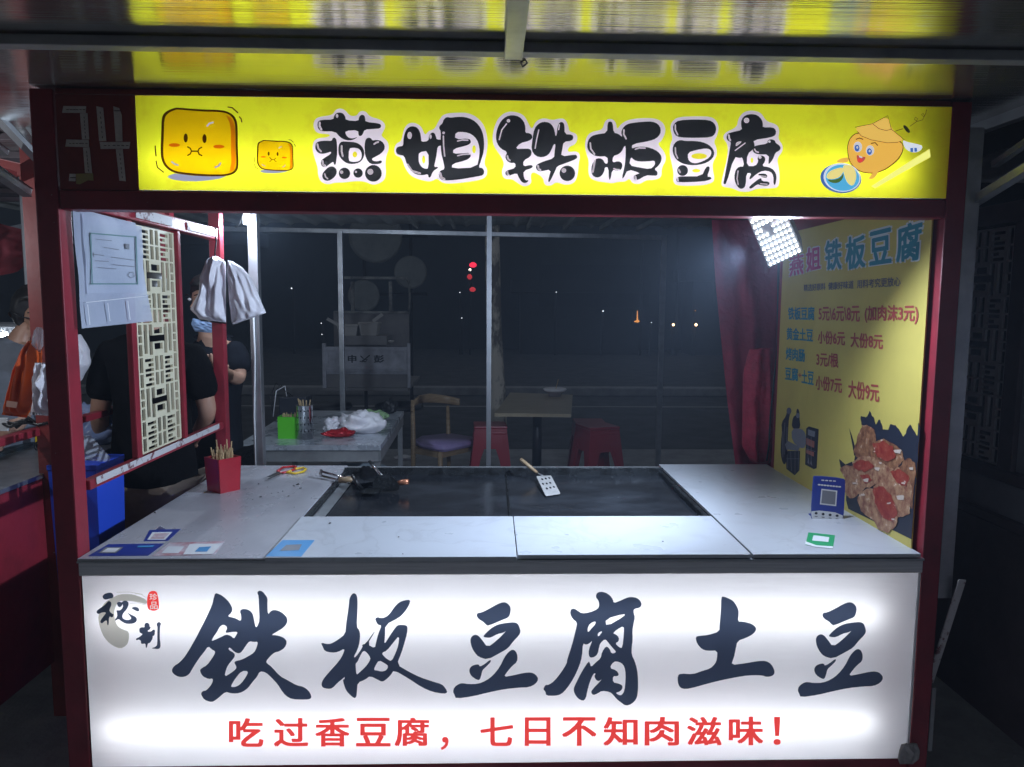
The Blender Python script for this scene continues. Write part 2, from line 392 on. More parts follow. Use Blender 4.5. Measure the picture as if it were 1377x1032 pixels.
# counter body
sb('counter_side', (-1.10, YF+.07, .26), (-1.085, 3.1, .85), 'red_dark', .002)
sb('counter_side', (1.18, YF+.07, .26), (1.197, 3.1, .85), 'red_dark', .002)
sb('counter_back', (-1.083, 3.09, .26), (1.178, 3.10, .85), 'red_dark', .002)
sb('right_board', (1.2, YF+.062, .86), (1.21, 3.058, 1.9), 'red_dark', .001)
sb('steel_apron', (XL, YF-.006, .817), (1.199, YF+.03, .8525), 'steel', .003)
sb('steel_edge', (XL-.002, YF-.010, .8535), (1.2, YF+.03, .859), 'alu', .001)
M['slabedge'] = M['stone']
def slab(x0, x1, y0, y1, z1, m, th=.011): return sb('stone_slab', (x0, y0, z1-th), (x1, y1, z1), m, .0015)
slab(XL+.001, -.606, YF-.012, 3.12, ZT+.002, 'stone_used', .006)
slab(-.603, .0715, YF-.022, 2.335, ZT+.008, 'stone')
slab(.0745, .716, YF-.008, 2.335, ZT+.008, 'stone')
slab(.722, 1.19, YF-.008, 3.12, ZT+.008, 'stone')
sb('counter_bed', (-.604, 2.338, .78), (.72, 3.12, .826), 'black_in', .001)

# griddle, two iron plates in one greasy steel rim
G = thing('griddle', 'wide black iron griddle of two plates sunk in the stone counter', 'griddle', (.05, 2.7, ZT-.03))
for i, (x0, x1) in enumerate(((-.585, .062), (.068, .70))):
    bm = bmesh.new()
    bmesh.ops.create_grid(bm, x_segments=26, y_segments=24, size=.5)
    for v in bm.verts:
        X = x0+(v.co.x+.5)*(x1-x0); Y = 2.352+(v.co.y+.5)*.67
        v.co = Vector((X, Y, .8475+.0016*noise.noise(Vector((X*4, Y*4, 0)))))
    bmobj('griddle_plate', bm, M['black_steel'], G, True)
box('rim', (-.602, 2.338, .828), (.718, 2.350, .862), M['iron_rim'], G, .002)
box('rim', (-.602, 3.022, .828), (.718, 3.034, .878), M['iron_rim'], G, .002)
box('rim', (-.602, 2.351, .828), (-.587, 3.021, .864), M['iron_rim'], G, .002)
box('rim', (.702, 2.351, .828), (.718, 3.021, .864), M['iron_rim'], G, .002)
box('side_trough', (-.586, 2.353, .8495), (-.545, 3.0, .852), M['alu'], G, .0005)
box('back_ledge', (-.602, 3.036, .85), (.718, 3.10, .868), M['steel_dark'], G, .003)
box('divider', (.0625, 2.352, .83), (.0675, 3.02, .8535), M['iron_rim'], G, .001)
for k in range(21):
    x = -.56+k*.062
    box('rim_slot', (x, 2.3385, .8625), (x+.03, 2.349, .8645), M['black_steel'], G, 0)

# ================================================================== roof sheet over the stall
A = thing('awning', 'zinc sheet awning on grey steel bars mirroring the yellow sign', 'awning', (0, 1.6, 2.1))
bm = bmesh.new()
bmesh.ops.create_grid(bm, x_segments=40, y_segments=120, size=.5)
for v in bm.verts:
    X = -1.75+(v.co.x+.5)*3.5; Y = .35+(v.co.y+.5)*2.85
    z = 2.0885+.00006*math.sin(Y*80)+.0016*noise.noise(Vector((X*1.3, Y*2.2, 3)))
    v.co = Vector((X, Y, z))
bmobj('roof_sheet', bm, M['sheet'], A, True)
box('purlin', (-1.75, 1.585, 2.064), (1.75, 1.62, 2.0855), M['steel_dark'], A, .003)
box('purlin', (-1.75, .7, 2.045), (1.75, .74, 2.0855), M['steel_dark'], A, .003)
box('rafter', (.025, .45, 2.048), (.062, 1.583, 2.0855), M['alu'], A, .003)
for s, x in ((-1, -1.2), (1, 1.29)):
    bar('brace', (x, YF+.03, 1.83), (x, 1.1, 2.08), .022, .022, M['steel_dark'], A, .002)
    bar('brace', (x+s*.05, YF+.03, 1.93), (x+s*.05, 1.45, 2.08), .016, .016, M['steel_dark'], A, .002)
tube('wire_tie', [PY(705, 79, 1.582), PY(709, 85, 1.580), PY(703, 90, 1.580), PY(700, 84, 1.582), PY(707, 80, 1.580)], .0022, M['black'], A, 6)

# ================================================================== light boxes
def light_box(T, x0, x1, z0, z1, tubes, depth, mlin, L, tx0, tx1, tr=.007, y=YF, face='film_white', behind=.07):
    yb = y+.01+depth
    vs = [(x0, y+.004, z0), (x1, y+.004, z0), (x1, y+.004, z1), (x0, y+.004, z1), (x0, yb, z0), (x1, yb, z0), (x1, yb, z1), (x0, yb, z1)]
    obj('case', vs, [(4, 5, 6, 7), (0, 4, 7, 3), (1, 2, 6, 5), (0, 1, 5, 4), (3, 7, 6, 2)], mlin, T)
    gm = glow('tube_glow_'+T.name, (.96, 1.0, .95), L)
    for z in tubes: tube('light_tube', [(tx0, y+behind, z), (tx1, y+behind, z)], tr, gm, T, 10)
M['film_white'] = film('white_vinyl', (.88, .87, .97), .8, .12, grime=None)
M['film_pink'] = film('pink_halo_print', (.92, .80, .93), .8)
M['film_yellow'] = film('yellow_print', (.88, .89, .03), .8, grime=(.62, .50, .02))
M['film_black'] = film('black_print', (.035, .042, .045), .6)
M['film_navy'] = film('dark_slate_print', (.055, .075, .125), .7)
M['film_red'] = backlit('red_vinyl_print', (.84, .055, .05), .9)
M['film_grey'] = film('pale_grey_brush_print', (.52, .52, .47), .8)
M['film_greyblue'] = backlit('grey_blue_print', (.40, .42, .62))
M['film_brown'] = film('brown_line_print', (.10, .035, .012), .7)
M['film_tofu'] = film('golden_print', (1.0, .62, .03), .8)
M['film_tofu2'] = film('orange_print', (.95, .42, .06), .8)
M['film_orange'] = film('cheek_print', (.85, .24, .05), .8)
M['film_skin'] = backlit('potato_print', (.98, .55, .09))
M['film_hat'] = backlit('straw_print', (.93, .58, .12))
M['film_sky'] = backlit('sky_blue_print', (.10, .50, .85))
M['film_blue'] = backlit('deep_blue_print', (.06, .16, .50))
M['film_pale'] = backlit('pale_blue_print', (.80, .86, .98))
M['film_wedge'] = backlit('wedge_print', (1.0, .85, .30))
M['film_mouth'] = backlit('mouth_print', (.55, .10, .08))

# ---- front sign under the counter
T = thing('front_light_box', 'white backlit sign under the counter lettered in dark brush strokes', 'light box sign', (.05, YF, .27))
LB = (XL+.003, 1.197, .265, .8145)
light_box(T, LB[0], LB[1], LB[2], LB[3], (.694, .372), .11, M['white_in'], TUBE_LOW, LB[0]+.03, 1.10, behind=.055)
bm = bmesh.new(); bmesh.ops.create_grid(bm, x_segments=90, y_segments=30, size=.5)
for v in bm.verts:
    X = LB[0]+(v.co.x+.5)*(LB[1]-LB[0]); Z = LB[2]+(v.co.y+.5)*(LB[3]-LB[2])
    v.co = Vector((X, YF+.003, Z))
bmobj('vinyl_face', bm, M['film_white'], T, True)
box('frame_edge', (LB[1]-.006, YF-.002, LB[2]), (LB[1], YF+.001, LB[3]), M['white'], T, 0)
K1 = lambda x, y: PY(x, y, YF+.0018)
K2 = lambda x, y: PY(x, y, YF+.0010)
def brush(loops, ox, oy, s=6.45, f=lambda p: p): return [[chaikin([f(q) for q in xf(ox, oy, s, lp)], 1) for lp in loops]]
tie = [[(415,50),(440,55),(480,75),(525,115),(550,150),(565,185),(558,220),(522,252),(560,260),(600,272),(638,295),(642,250),(628,205),(650,188),(690,190),(725,208),(745,240),(755,300),(768,352),(785,330),(800,285),(795,180),(793,80),(778,45),(795,28),(825,35),(850,65),(870,95),(868,150),(873,240),(895,205),(930,195),(975,207),(1015,235),(1042,270),(1040,310),(1010,350),(960,380),(900,415),(940,415),(990,428),(1020,445),(1038,475),(1020,525),(970,558),(930,565),(890,600),(858,640),(862,658),(905,690),(975,770),(1050,810),(1120,850),(1180,862),(1225,895),(1250,940),(1245,968),(1200,975),(1080,972),(1025,940),(990,895),(960,845),(905,785),(850,735),(800,730),(780,775),(740,820),(700,875),(650,910),(600,922),(550,920),(505,905),(450,955),(400,992),(370,995),(320,975),(300,945),(290,920),(310,898),(335,897),(375,855),(395,815),(393,790),(360,797),(310,775),(290,745),(282,718),(300,700),(345,675),(385,620),(410,580),(415,555),(385,540),(355,510),(320,560),(280,610),(240,670),(210,720),(190,755),(150,778),(95,778),(50,750),(37,720),(55,685),(110,650),(165,585),(265,410),(270,395),(330,280),(390,150),(400,100)],
 [(380,470),(400,430),(430,390),(450,350),(470,330),(490,325),(515,340),(518,360),(505,385),(510,397),(565,387),(612,387),(595,420),(578,447),(550,420),(510,409),(470,430),(430,448)],
 [(712,468),(750,475),(787,472),(775,520),(755,565),(700,600),(640,630),(590,640),(580,655),(600,690),(595,710),(550,745),(495,777),(510,710),(530,670),(565,630),(588,595),(580,570),(527,540),(540,518),(585,565),(625,575),(650,555),(685,500)],
 [(645,725),(705,728),(680,780),(640,835),(600,862),(560,866),(552,855),(590,790)]]
ban = [[(328,50),(350,62),(360,100),(360,200),(352,345),(375,370),(383,410),(378,480),(360,540),(325,608),(345,605),(405,520),(398,498),(430,490),(505,383),(508,390),(445,495),(510,530),(520,480),(540,400),(570,330),(540,328),(520,300),(512,270),(535,258),(560,268),(600,262),(640,230),(680,170),(720,130),(770,112),(818,108),(810,150),(770,215),(720,265),(600,325),(598,420),(590,500),(640,420),(690,345),(715,325),(780,328),(795,345),(790,400),(765,490),(740,570),(700,670),(800,730),(900,780),(1020,820),(1090,840),(1120,870),(1142,912),(1110,925),(1010,908),(920,870),(800,790),(675,718),(650,760),(600,808),(570,820),(540,805),(468,768),(430,800),(360,828),(355,900),(350,950),(332,965),(290,930),(260,895),(240,840),(232,800),(245,800),(250,775),(235,790),(190,825),(140,878),(100,882),(55,870),(45,840),(60,800),(100,750),(200,640),(235,580),(250,530),(190,562),(140,568),(75,555),(55,510),(43,485),(60,483),(90,492),(130,490),(190,455),(255,405),(260,320),(275,220),(285,150),(290,95),(310,60)],
 [(722,418),(715,500),(690,570),(655,642),(620,625),(590,600),(568,570),(615,550),(670,480)],
 [(545,632),(600,662),(628,685),(610,720),(570,732),(530,722),(500,718),(515,680)],
 [(410,548),(440,565),(472,610),(465,640),(430,690),(375,740),(350,760),(345,700),(343,660),(358,650),(380,600)]]
dou = [[[(560,128),(595,137),(627,175),(618,240),(600,265),(560,280),(430,335),(410,325),(385,298),(350,280),(327,250),(335,222),(370,220),(440,185),(510,145)]],
 [[(655,303),(685,315),(700,345),(710,385),(695,420),(650,465),(600,530),(540,565),(425,628),(345,605),(310,565),(285,520),(272,460),(285,425),(315,410),(345,420),(375,455),(423,522),(500,465),(590,375),(560,395),(510,405),(450,438),(410,437),(383,428),(410,395),(460,350),(520,320),(590,308)]],
 [[(640,538),(670,555),(685,600),(678,650),(640,680),(600,725),(563,778),(640,765),(740,742),(800,738),(840,755),(866,795),(840,840),(780,868),(700,870),(560,885),(420,915),(300,945),(150,967),(137,935),(122,905),(135,865),(180,835),(210,832),(260,840),(340,838),(410,810),(470,765),(530,690),(570,605),(605,560)]],
 [[(452,632),(450,650),(410,690),(378,720),(370,760),(355,805),(330,803),(280,770),(262,725),(275,690),(310,672),(348,668),(355,690),(400,665),(440,632)]]]
fu = [[(535,38),(575,45),(615,70),(640,105),(648,138),(700,118),(760,90),(800,83),(850,92),(880,120),(890,150),(875,178),(820,188),(820,225),(832,260),(820,310),(808,380),(812,450),(803,520),(802,585),(830,640),(852,720),(858,800),(858,900),(845,970),(800,1015),(750,1028),(710,1000),(672,970),(640,930),(612,908),(545,897),(510,920),(470,937),(450,915),(458,888),(552,792),(515,817),(490,800),(478,770),(492,745),(470,750),(440,820),(420,890),(405,965),(380,987),(335,965),(305,920),(298,880),(315,840),(370,730),(430,638),(441,660),(450,693),(490,652),(535,615),(545,560),(580,510),(610,530),(628,578),(672,563),(640,530),(600,480),(572,447),(530,485),(520,520),(508,580),(480,605),(445,612),(430,590),(430,540),(462,460),(440,485),(405,500),(380,485),(372,600),(350,680),(300,790),(240,880),(190,930),(135,942),(60,940),(55,905),(33,885),(55,845),(80,848),(130,815),(190,740),(240,660),(242,630),(285,500),(320,360),(330,305),(290,275),(268,230),(275,190),(305,185),(330,200),(370,228),(440,218),(510,188),(522,155),(515,115),(490,85),(500,48)],
 [(490,293),(488,320),(460,350),(422,395),(420,355),(440,315)], [(742,228),(740,250),(583,342),(575,275)], [(555,377),(510,435),(508,395)],
 [(735,333),(735,400),(722,525),(700,525),(658,487),(690,470),(693,435),(665,408),(640,400),(670,370)],
 [(645,645),(690,645),(730,670),(748,720),(750,800),(740,900),(715,937),(690,935),(662,915),(700,905),(722,880),(722,850),(690,835),(640,825),(640,770),(680,772),(693,755),(670,720),(610,700)]]
tu = [[(530,77),(600,105),(630,130),(662,185),(668,225),(658,297),(700,297),(760,310),(800,330),(822,362),(795,405),(730,440),(655,465),(640,540),(625,610),(600,675),(720,660),(830,640),(900,637),(950,665),(980,725),(970,765),(915,780),(870,765),(800,762),(700,770),(520,805),(400,835),(240,880),(180,882),(150,860),(137,820),(137,770),(160,747),(270,755),(350,725),(420,705),(465,660),(478,620),(482,548),(400,552),(350,540),(305,490),(290,430),(330,420),(400,415),(500,383),(500,330),(512,200),(515,90)]]
flat('brush_character', brush(tie, 225, 790), K1, M['film_navy'], T)
flat('brush_character', brush(ban, 425, 790), K1, M['film_navy'], T)
flat('brush_character', sum([brush(l, 590, 790) for l in dou], []), K1, M['film_navy'], T)
flat('brush_character', brush(fu, 725, 790), K1, M['film_navy'], T)
flat('brush_character', brush(tu, 890, 790), K1, M['film_navy'], T)
sh = lambda q: (q[0]+(98-.014*(q[1]*6.45-128))/6.45, q[1]+790-.0022*(q[1]*6.45-128))
flat('brush_character', sum([[[chaikin([(1040+(x+98-.014*(y-128))/6.45, 790+(y-.014*(y-128))/6.45) for x, y in lp], 1) for lp in l]] for l in dou], []), K1, M['film_navy'], T)
mi = [[(180,185),(200,150),(250,130),(310,125),(340,165),(330,200),(270,215),(210,225)], [(100,385),(130,355),(200,310),(240,270),(265,240),(305,255),(310,300),(285,350),(280,385),(320,420),(345,425),(320,478),(275,450),(270,575),(250,580),(245,510),(215,520),(180,555),(155,545),(155,510),(200,450),(240,400),(180,400),(130,425),(105,410)],
 [(385,265),(420,250),(450,265),(475,238),(520,238),(550,270),(535,330),(510,370),(480,400),(455,450),(470,490),(530,510),(590,490),(560,440),(520,400),(600,440),(650,465),(665,505),(640,545),(570,562),(500,555),(440,520),(405,490),(360,520),(355,500),(390,460),(385,400),(375,370),(430,375),(470,330),(465,280),(445,320),(410,330),(385,290)], [(580,340),(630,322),(680,335),(698,370),(680,390),(640,375)]]
zhi = [[(775,550),(810,540),(840,570),(835,600),(855,600),(840,640),(810,650),(815,670),(860,665),(885,640),(915,640),(905,725),(880,725),(880,760),(860,800),(835,830),(815,825),(800,893),(785,893),(780,830),(740,840),(715,830),(720,800),(690,775),(655,790),(645,765),(700,740),(745,700),(715,690),(695,670),(695,620),(730,605),(770,610),(765,580)],
 [(940,545),(975,530),(1000,560),(985,580),(980,660),(978,750),(990,850),(985,890),(960,910),(900,905),(860,898),(930,875),(945,830),(945,700),(948,600),(935,580)]]
ring = [(335,190),(420,150),(560,145),(660,165),(800,225),(800,290),(700,262),(560,240),(480,240),(420,240),(370,300),(340,400),(360,520),(400,600),(470,640),(552,665),(550,780),(520,860),(430,905),(320,860),(240,790),(180,700),(135,560),(125,450),(160,340),(230,250)]
flat('brush_ring', [[chaikin(xf(120, 785, 10.32, ring), 1)]], K1, M['film_grey'], T)
flat('brush_streaks', [[stroke(xf(120, 785, 10.32, p), .5)] for p in ([(380,120),(560,118),(740,150)], [(600,195),(700,205),(790,240)], [(560,275),(680,268),(790,300)], [(640,140),(720,150),(780,190)])], K2, M['film_grey'], T)
flat('brush_character', [[chaikin(xf(120, 785, 10.32, l), 1)] for l in mi], K2, M['film_navy'], T)
flat('brush_character', [[chaikin(xf(120, 785, 10.32, l), 1)] for l in zhi], K2, M['film_navy'], T)
seal = flat('red_seal', [[chaikin(xf(120, 785, 10.32, [(860,105),(900,100),(935,115),(955,180),(970,280),(968,345),(940,370),(895,382),(840,370),(812,345),(800,270),(805,180),(830,120)]), 1)]], K1, M['film_red'], T)
M['seal_white'] = mat('seal_white', (.8, .8, .8), .6, emit=(1, .95, .97), estr=.55)
for ch, a, b in (('珍', (201.2, 798.5), (211.5, 807.5)), ('品', (202, 809.5), (212, 819.5))):
    text('seal_character', ch, a, (b[0], a[1]), b, (a[0], b[1]), K2, M['seal_white'], seal, .012)
line = '吃过香豆腐，七日不知肉滋味！'
cx = [331, 391.5, 447, 502, 554, 599, 668, 723, 779, 834.5, 890, 947, 1003, 1045]
for ch, x in zip(line, cx):
    w, h, y = (44, 37, 985.5)
    y -= (x-331)*.003
    if ch == '，': w, h, y, x = 10, 17, 1000, 598
    if ch == '！': w, h = 9, 36
    if ch == '日': w = 33
    if ch == '七': w = 42
    text('red_character', ch, (x-w/2, y-h/2), (x+w/2, y-h/2-.1), (x+w/2, y+h/2), (x-w/2, y+h/2), K1, M['film_red'], T, .026)

# ---- yellow sign over the opening
T = thing('yellow_light_box', 'long yellow backlit shop sign with bubble lettering and tofu drawings', 'light box sign', (.15, YF, 1.84))
UB = (-.903, 1.203, 1.836, 2.071)
light_box(T, UB[0], UB[1], UB[2], UB[3], (1.905,), .11, M['white_in'], TUBE_TOP, UB[0]+.02, 1.105, behind=.05)
box('added_baffle', (1.128, YF+.045, UB[2]+.002), (1.122, YF+.118, UB[3]-.002), M['red_dark'], T, 0)  # unseen baffle added inside the box to darken the sign's right end
obj('white_diffuser', [(UB[0], YF+.0035, UB[2]), (UB[1], YF+.0035, UB[2]), (UB[1], YF+.0035, UB[3]), (UB[0], YF+.0035, UB[3])], [(0, 1, 2, 3)], film('diffuser', (.98, .98, 1.0), .85), T)
K1 = lambda x, y: PY(x, y, YF+.0028)
K2 = lambda x, y: PY(x, y, YF+.0020)
K3 = lambda x, y: PY(x, y, YF+.0012)
K4 = lambda x, y: PY(x, y, YF+.0004)
def bb(ox, s, lp, n=1): return chaikin(xf(ox, 140, s, lp), n)
def cir(ox, s, x, y, r, ry=None): return xf(ox, 140, s, ell(x, y, r, ry or r, 22))
def hl(ox, s, p, w): return stroke(xf(ox, 140, s, p), w/s)
chars = []
o, s = 410, 8.6
chars.append(dict(halo=bb(o, s, [(150,150),(320,130),(350,70),(400,50),(460,65),(520,140),(600,140),(630,85),(700,80),(750,150),(880,180),(940,250),(900,330),(880,370),(960,430),(975,520),(940,600),(930,700),(940,800),(920,890),(800,945),(700,900),(600,890),(450,910),(350,910),(260,935),(180,900),(150,820),(150,740),(110,620),(85,520),(100,430),(150,395),(270,385),(300,350),(150,345),(100,290),(100,200)], 2),
 black=[[bb(o, s, l) for l in ls] for ls in ([[(145,245),(150,205),(190,183),(330,183),(335,140),(365,105),(405,98),(445,112),(468,150),(474,188),(620,200),(625,150),(655,122),(690,135),(698,170),(700,208),(860,225),(885,250),(870,285),(790,290),(690,297),(670,350),(650,372),(620,370),(615,302),(465,312),(475,360),(510,395),(560,400),(615,378),(570,412),(510,425),(450,412),(400,380),(350,318),(190,318),(155,290)]],
  [[(120,490),(130,450),(170,430),(240,425),(310,430),(320,395),(345,388),(365,410),(372,470),(375,560),(365,640),(355,708),(335,700),(330,665),(280,700),(240,730),(200,725),(182,690),(190,650),(230,620),(300,580),(305,550),(250,570),(190,580),(145,560),(122,520)]],
  [[(385,520),(395,460),(430,432),(500,437),(580,442),(640,470),(680,520),(690,580),(670,640),(630,680),(560,697),(490,690),(430,650),(390,590)], [(510,515),(560,505),(620,515),(650,550),(660,600),(645,650),(600,670),(540,670),(505,655)]],
  [[(690,480),(700,410),(735,388),(770,400),(778,425),(830,415),(890,430),(925,480),(920,530),(880,575),(820,610),(770,635),(790,660),(840,665),(880,652),(893,665),(880,690),(820,698),(760,695),(720,655),(695,590),(690,530)]],
  [[(210,790),(270,730),(320,720),(360,745),(372,790),(350,840),(300,880),(255,892),(215,875),(198,835)]])] + [[cir(o, s, 458, 803, 66)], [cir(o, s, 615, 800, 54)], [cir(o, s, 792, 803, 97)]],
 light=[hl(o, s, [(172,215),(170,255),(192,298)], 22), cir(o, s, 372, 140, 14, 22), hl(o, s, [(145,465),(155,515),(188,550)], 20), hl(o, s, [(425,485),(425,550),(438,605)], 20), hl(o, s, [(800,465),(825,448),(850,440)], 20), hl(o, s, [(205,660),(210,700),(235,716)], 22), cir(o, s, 425, 790, 19), cir(o, s, 590, 787, 12), cir(o, s, 757, 785, 34), hl(o, s, [(228,808),(240,845),(264,865)], 16)],
 spot=[cir(o, s, 578, 585, 26, 34)]))
o = 525
chars.append(dict(halo=bb(o, s, [(40,540),(60,460),(130,430),(150,300),(200,225),(280,215),(360,260),(400,370),(440,310),(510,295),(560,190),(620,110),(800,100),(900,105),(1000,150),(1090,250),(1125,400),(1120,550),(1080,690),(1125,760),(1110,850),(1000,890),(700,925),(600,915),(540,860),(490,890),(430,900),(250,850),(170,750),(130,620),(60,600)], 2),
 black=[[bb(o, s, l) for l in ls] for ls in ([[(60,540),(75,500),(110,490),(148,487),(150,400),(175,310),(215,265),(265,257),(315,275),(345,330),(355,395),(358,440),(440,430),(445,370),(475,330),(510,335),(528,380),(535,412),(600,415),(592,480),(545,492),(535,580),(520,660),(503,730),(550,727),(550,742),(490,780),(465,850),(440,852),(435,810),(380,825),(310,820),(240,780),(190,700),(160,600),(110,592),(75,580)], [(330,560),(440,540),(442,745),(400,750),(360,730),(330,680),(325,620)]],
  [[(560,280),(575,245),(600,230),(615,180),(650,150),(700,160),(760,150),(860,150),(950,180),(1020,240),(1065,320),(1085,430),(1080,550),(1050,650),(1020,738),(1060,738),(1087,775),(1075,825),(1000,840),(800,875),(680,885),(600,885),(565,850),(560,800),(580,770),(628,755),(615,680),(585,560),(580,420),(585,320)], [(755,325),(860,325),(940,350),(1000,410),(1030,500),(1030,600),(1000,735),(710,748),(715,693),(870,655),(925,620),(930,590),(910,565),(850,570),(725,578),(728,520),(870,485),(925,460),(932,430),(910,400),(745,410)]])],
 light=[hl(o, s, [(198,700),(250,775),(345,803)], 22), cir(o, s, 222, 365, 26, 42), cir(o, s, 465, 380, 12, 25), cir(o, s, 615, 335, 15), hl(o, s, [(612,370),(615,480),(628,605)], 16), hl(o, s, [(775,430),(830,418),(897,420)], 14), hl(o, s, [(775,600),(840,585),(918,580)], 14), hl(o, s, [(575,800),(590,850),(625,870)], 26)],
 spot=[cir(o, s, 385, 645, 18, 46), cir(o, s, 967, 525, 20, 46)]))
o = 655
chars.append(dict(halo=bb(o, s, [(60,390),(80,270),(130,160),(220,90),(330,90),(430,130),(480,230),(520,300),(560,200),(650,160),(760,190),(820,170),(900,170),(940,250),(950,320),(1030,340),(1050,400),(1020,470),(940,500),(930,560),(1050,545),(1080,610),(1060,680),(1050,820),(1010,920),(900,940),(800,900),(740,950),(660,940),(650,850),(530,780),(500,830),(520,920),(430,965),(330,900),(290,870),(190,870),(165,780),(200,700),(170,620),(110,540),(70,470)], 2),
 black=[[bb(o, s, l) for l in ls] for ls in ([[(100,380),(115,290),(160,195),(220,145),(290,128),(370,145),(425,200),(445,270),(440,335),(490,338),(520,360),(525,400),(480,430),(380,455),(325,522),(430,518),(490,518),(518,550),(505,610),(420,655),(420,725),(500,705),(528,715),(525,740),(420,775),(425,850),(445,885),(480,880),(470,905),(430,918),(395,900),(360,840),(345,800),(250,832),(215,820),(210,790),(230,770),(330,740),(325,680),(270,685),(225,655),(210,610),(235,555),(160,520),(115,460)]],
  [[(510,530),(525,400),(545,290),(590,230),(650,205),(720,215),(765,260),(785,330),(790,370),(805,365),(815,260),(840,210),(875,210),(895,240),(897,350),(985,355),(1000,390),(980,428),(885,438),(870,520),(853,610),(1020,585),(1042,600),(1040,635),(900,690),(810,720),(790,770),(725,905),(705,900),(712,860),(740,755),(620,782),(580,770),(562,735),(575,700),(650,665),(775,628),(780,560),(793,465),(770,465),(745,530),(710,590),(640,620),(560,605)]])] + [[cir(o, s, 928, 803, 90)]],
 light=[cir(o, s, 247, 195, 20), hl(o, s, [(225,230),(170,300),(140,415)], 15), hl(o, s, [(598,300),(575,400),(555,515)], 14), hl(o, s, [(836,240),(828,300)], 12), hl(o, s, [(235,600),(243,635),(265,655)], 18), hl(o, s, [(590,715),(595,750),(618,765)], 20), hl(o, s, [(235,785),(238,808),(252,822)], 18), cir(o, s, 888, 770, 26)], spot=[]))
o = 785
chars.append(dict(halo=bb(o, s, [(10,480),(30,380),(90,320),(220,300),(240,200),(300,165),(370,200),(385,300),(430,230),(520,180),(700,160),(850,170),(930,230),(950,320),(900,430),(850,460),(940,560),(955,650),(900,740),(900,850),(820,880),(720,880),(650,930),(560,920),(530,860),(480,900),(400,900),(330,920),(270,910),(150,895),(70,860),(50,780),(60,660),(30,580)], 2),
 black=[[bb(o, s, l) for l in ls] for ls in ([[(38,490),(50,420),(90,370),(160,350),(270,335),(275,220),(300,200),(335,215),(345,333),(400,345),(440,380),(445,370),(432,330),(450,280),(490,240),(550,220),(700,205),(790,203),(860,230),(893,290),(885,350),(840,400),(760,430),(560,465),(555,520),(600,500),(680,492),(780,510),(860,550),(903,610),(895,670),(860,720),(815,755),(855,785),(850,830),(800,830),(720,825),(620,885),(580,870),(580,830),(610,815),(655,800),(510,755),(460,860),(440,860),(470,730),(482,640),(485,480),(462,500),(440,550),(400,585),(340,602),(330,680),(400,660),(440,680),(448,720),(430,765),(380,770),(330,760),(310,875),(290,875),(285,735),(245,730),(235,790),(200,840),(150,855),(100,830),(88,780),(95,700),(130,640),(180,625),(225,645),(245,690),(280,690),(272,605),(160,610),(90,580),(50,535)], [(545,610),(580,650),(640,668),(750,665),(815,655),(825,680),(820,710),(770,755),(640,735),(525,710)]],)],
 light=[hl(o, s, [(75,450),(82,520),(125,580)], 18), hl(o, s, [(130,645),(105,790)], 20), hl(o, s, [(465,300),(462,350),(490,405)], 18), hl(o, s, [(595,525),(640,510),(712,512)], 16), hl(o, s, [(345,748),(380,758),(412,760)], 14), hl(o, s, [(598,840),(605,878)], 20)], spot=[]))
o, s = 880, 7.65
chars.append(dict(halo=bb(o, s, [(160,250),(180,180),(240,135),(420,125),(580,130),(640,170),(665,250),(640,340),(610,390),(640,450),(645,530),(600,600),(600,680),(620,770),(600,810),(500,840),(230,845),(190,800),(200,720),(180,620),(155,520),(160,420),(190,360)], 2),
 black=[[bb(o, s, l) for l in ls] for ls in ([[(187,250),(205,200),(250,168),(420,160),(560,165),(615,195),(638,250),(625,310),(580,345),(420,350),(260,345),(210,320)]],
  [[(187,500),(190,430),(225,385),(270,370),(320,382),(400,380),(490,390),(560,420),(605,465),(618,510),(600,560),(540,605),(460,628),(370,632),(280,612),(220,570)], [(345,500),(430,475),(520,458),(570,465),(590,500),(570,550),(500,590),(430,612),(380,605),(345,570)]],
  [[(222,785),(240,750),(300,745),(485,745),(530,650),(560,640),(572,665),(540,750),(580,750),(590,775),(500,800),(240,808)]])] + [[cir(o, s, 290, 685, 56)]],
 light=[hl(o, s, [(215,215),(215,265),(240,318)], 14), hl(o, s, [(215,450),(218,510),(240,560)], 14), hl(o, s, [(250,675),(265,705)], 18), hl(o, s, [(240,765),(243,792)], 14)], spot=[cir(o, s, 460, 538, 80, 30), cir(o, s, 430, 687, 42, 18)]))
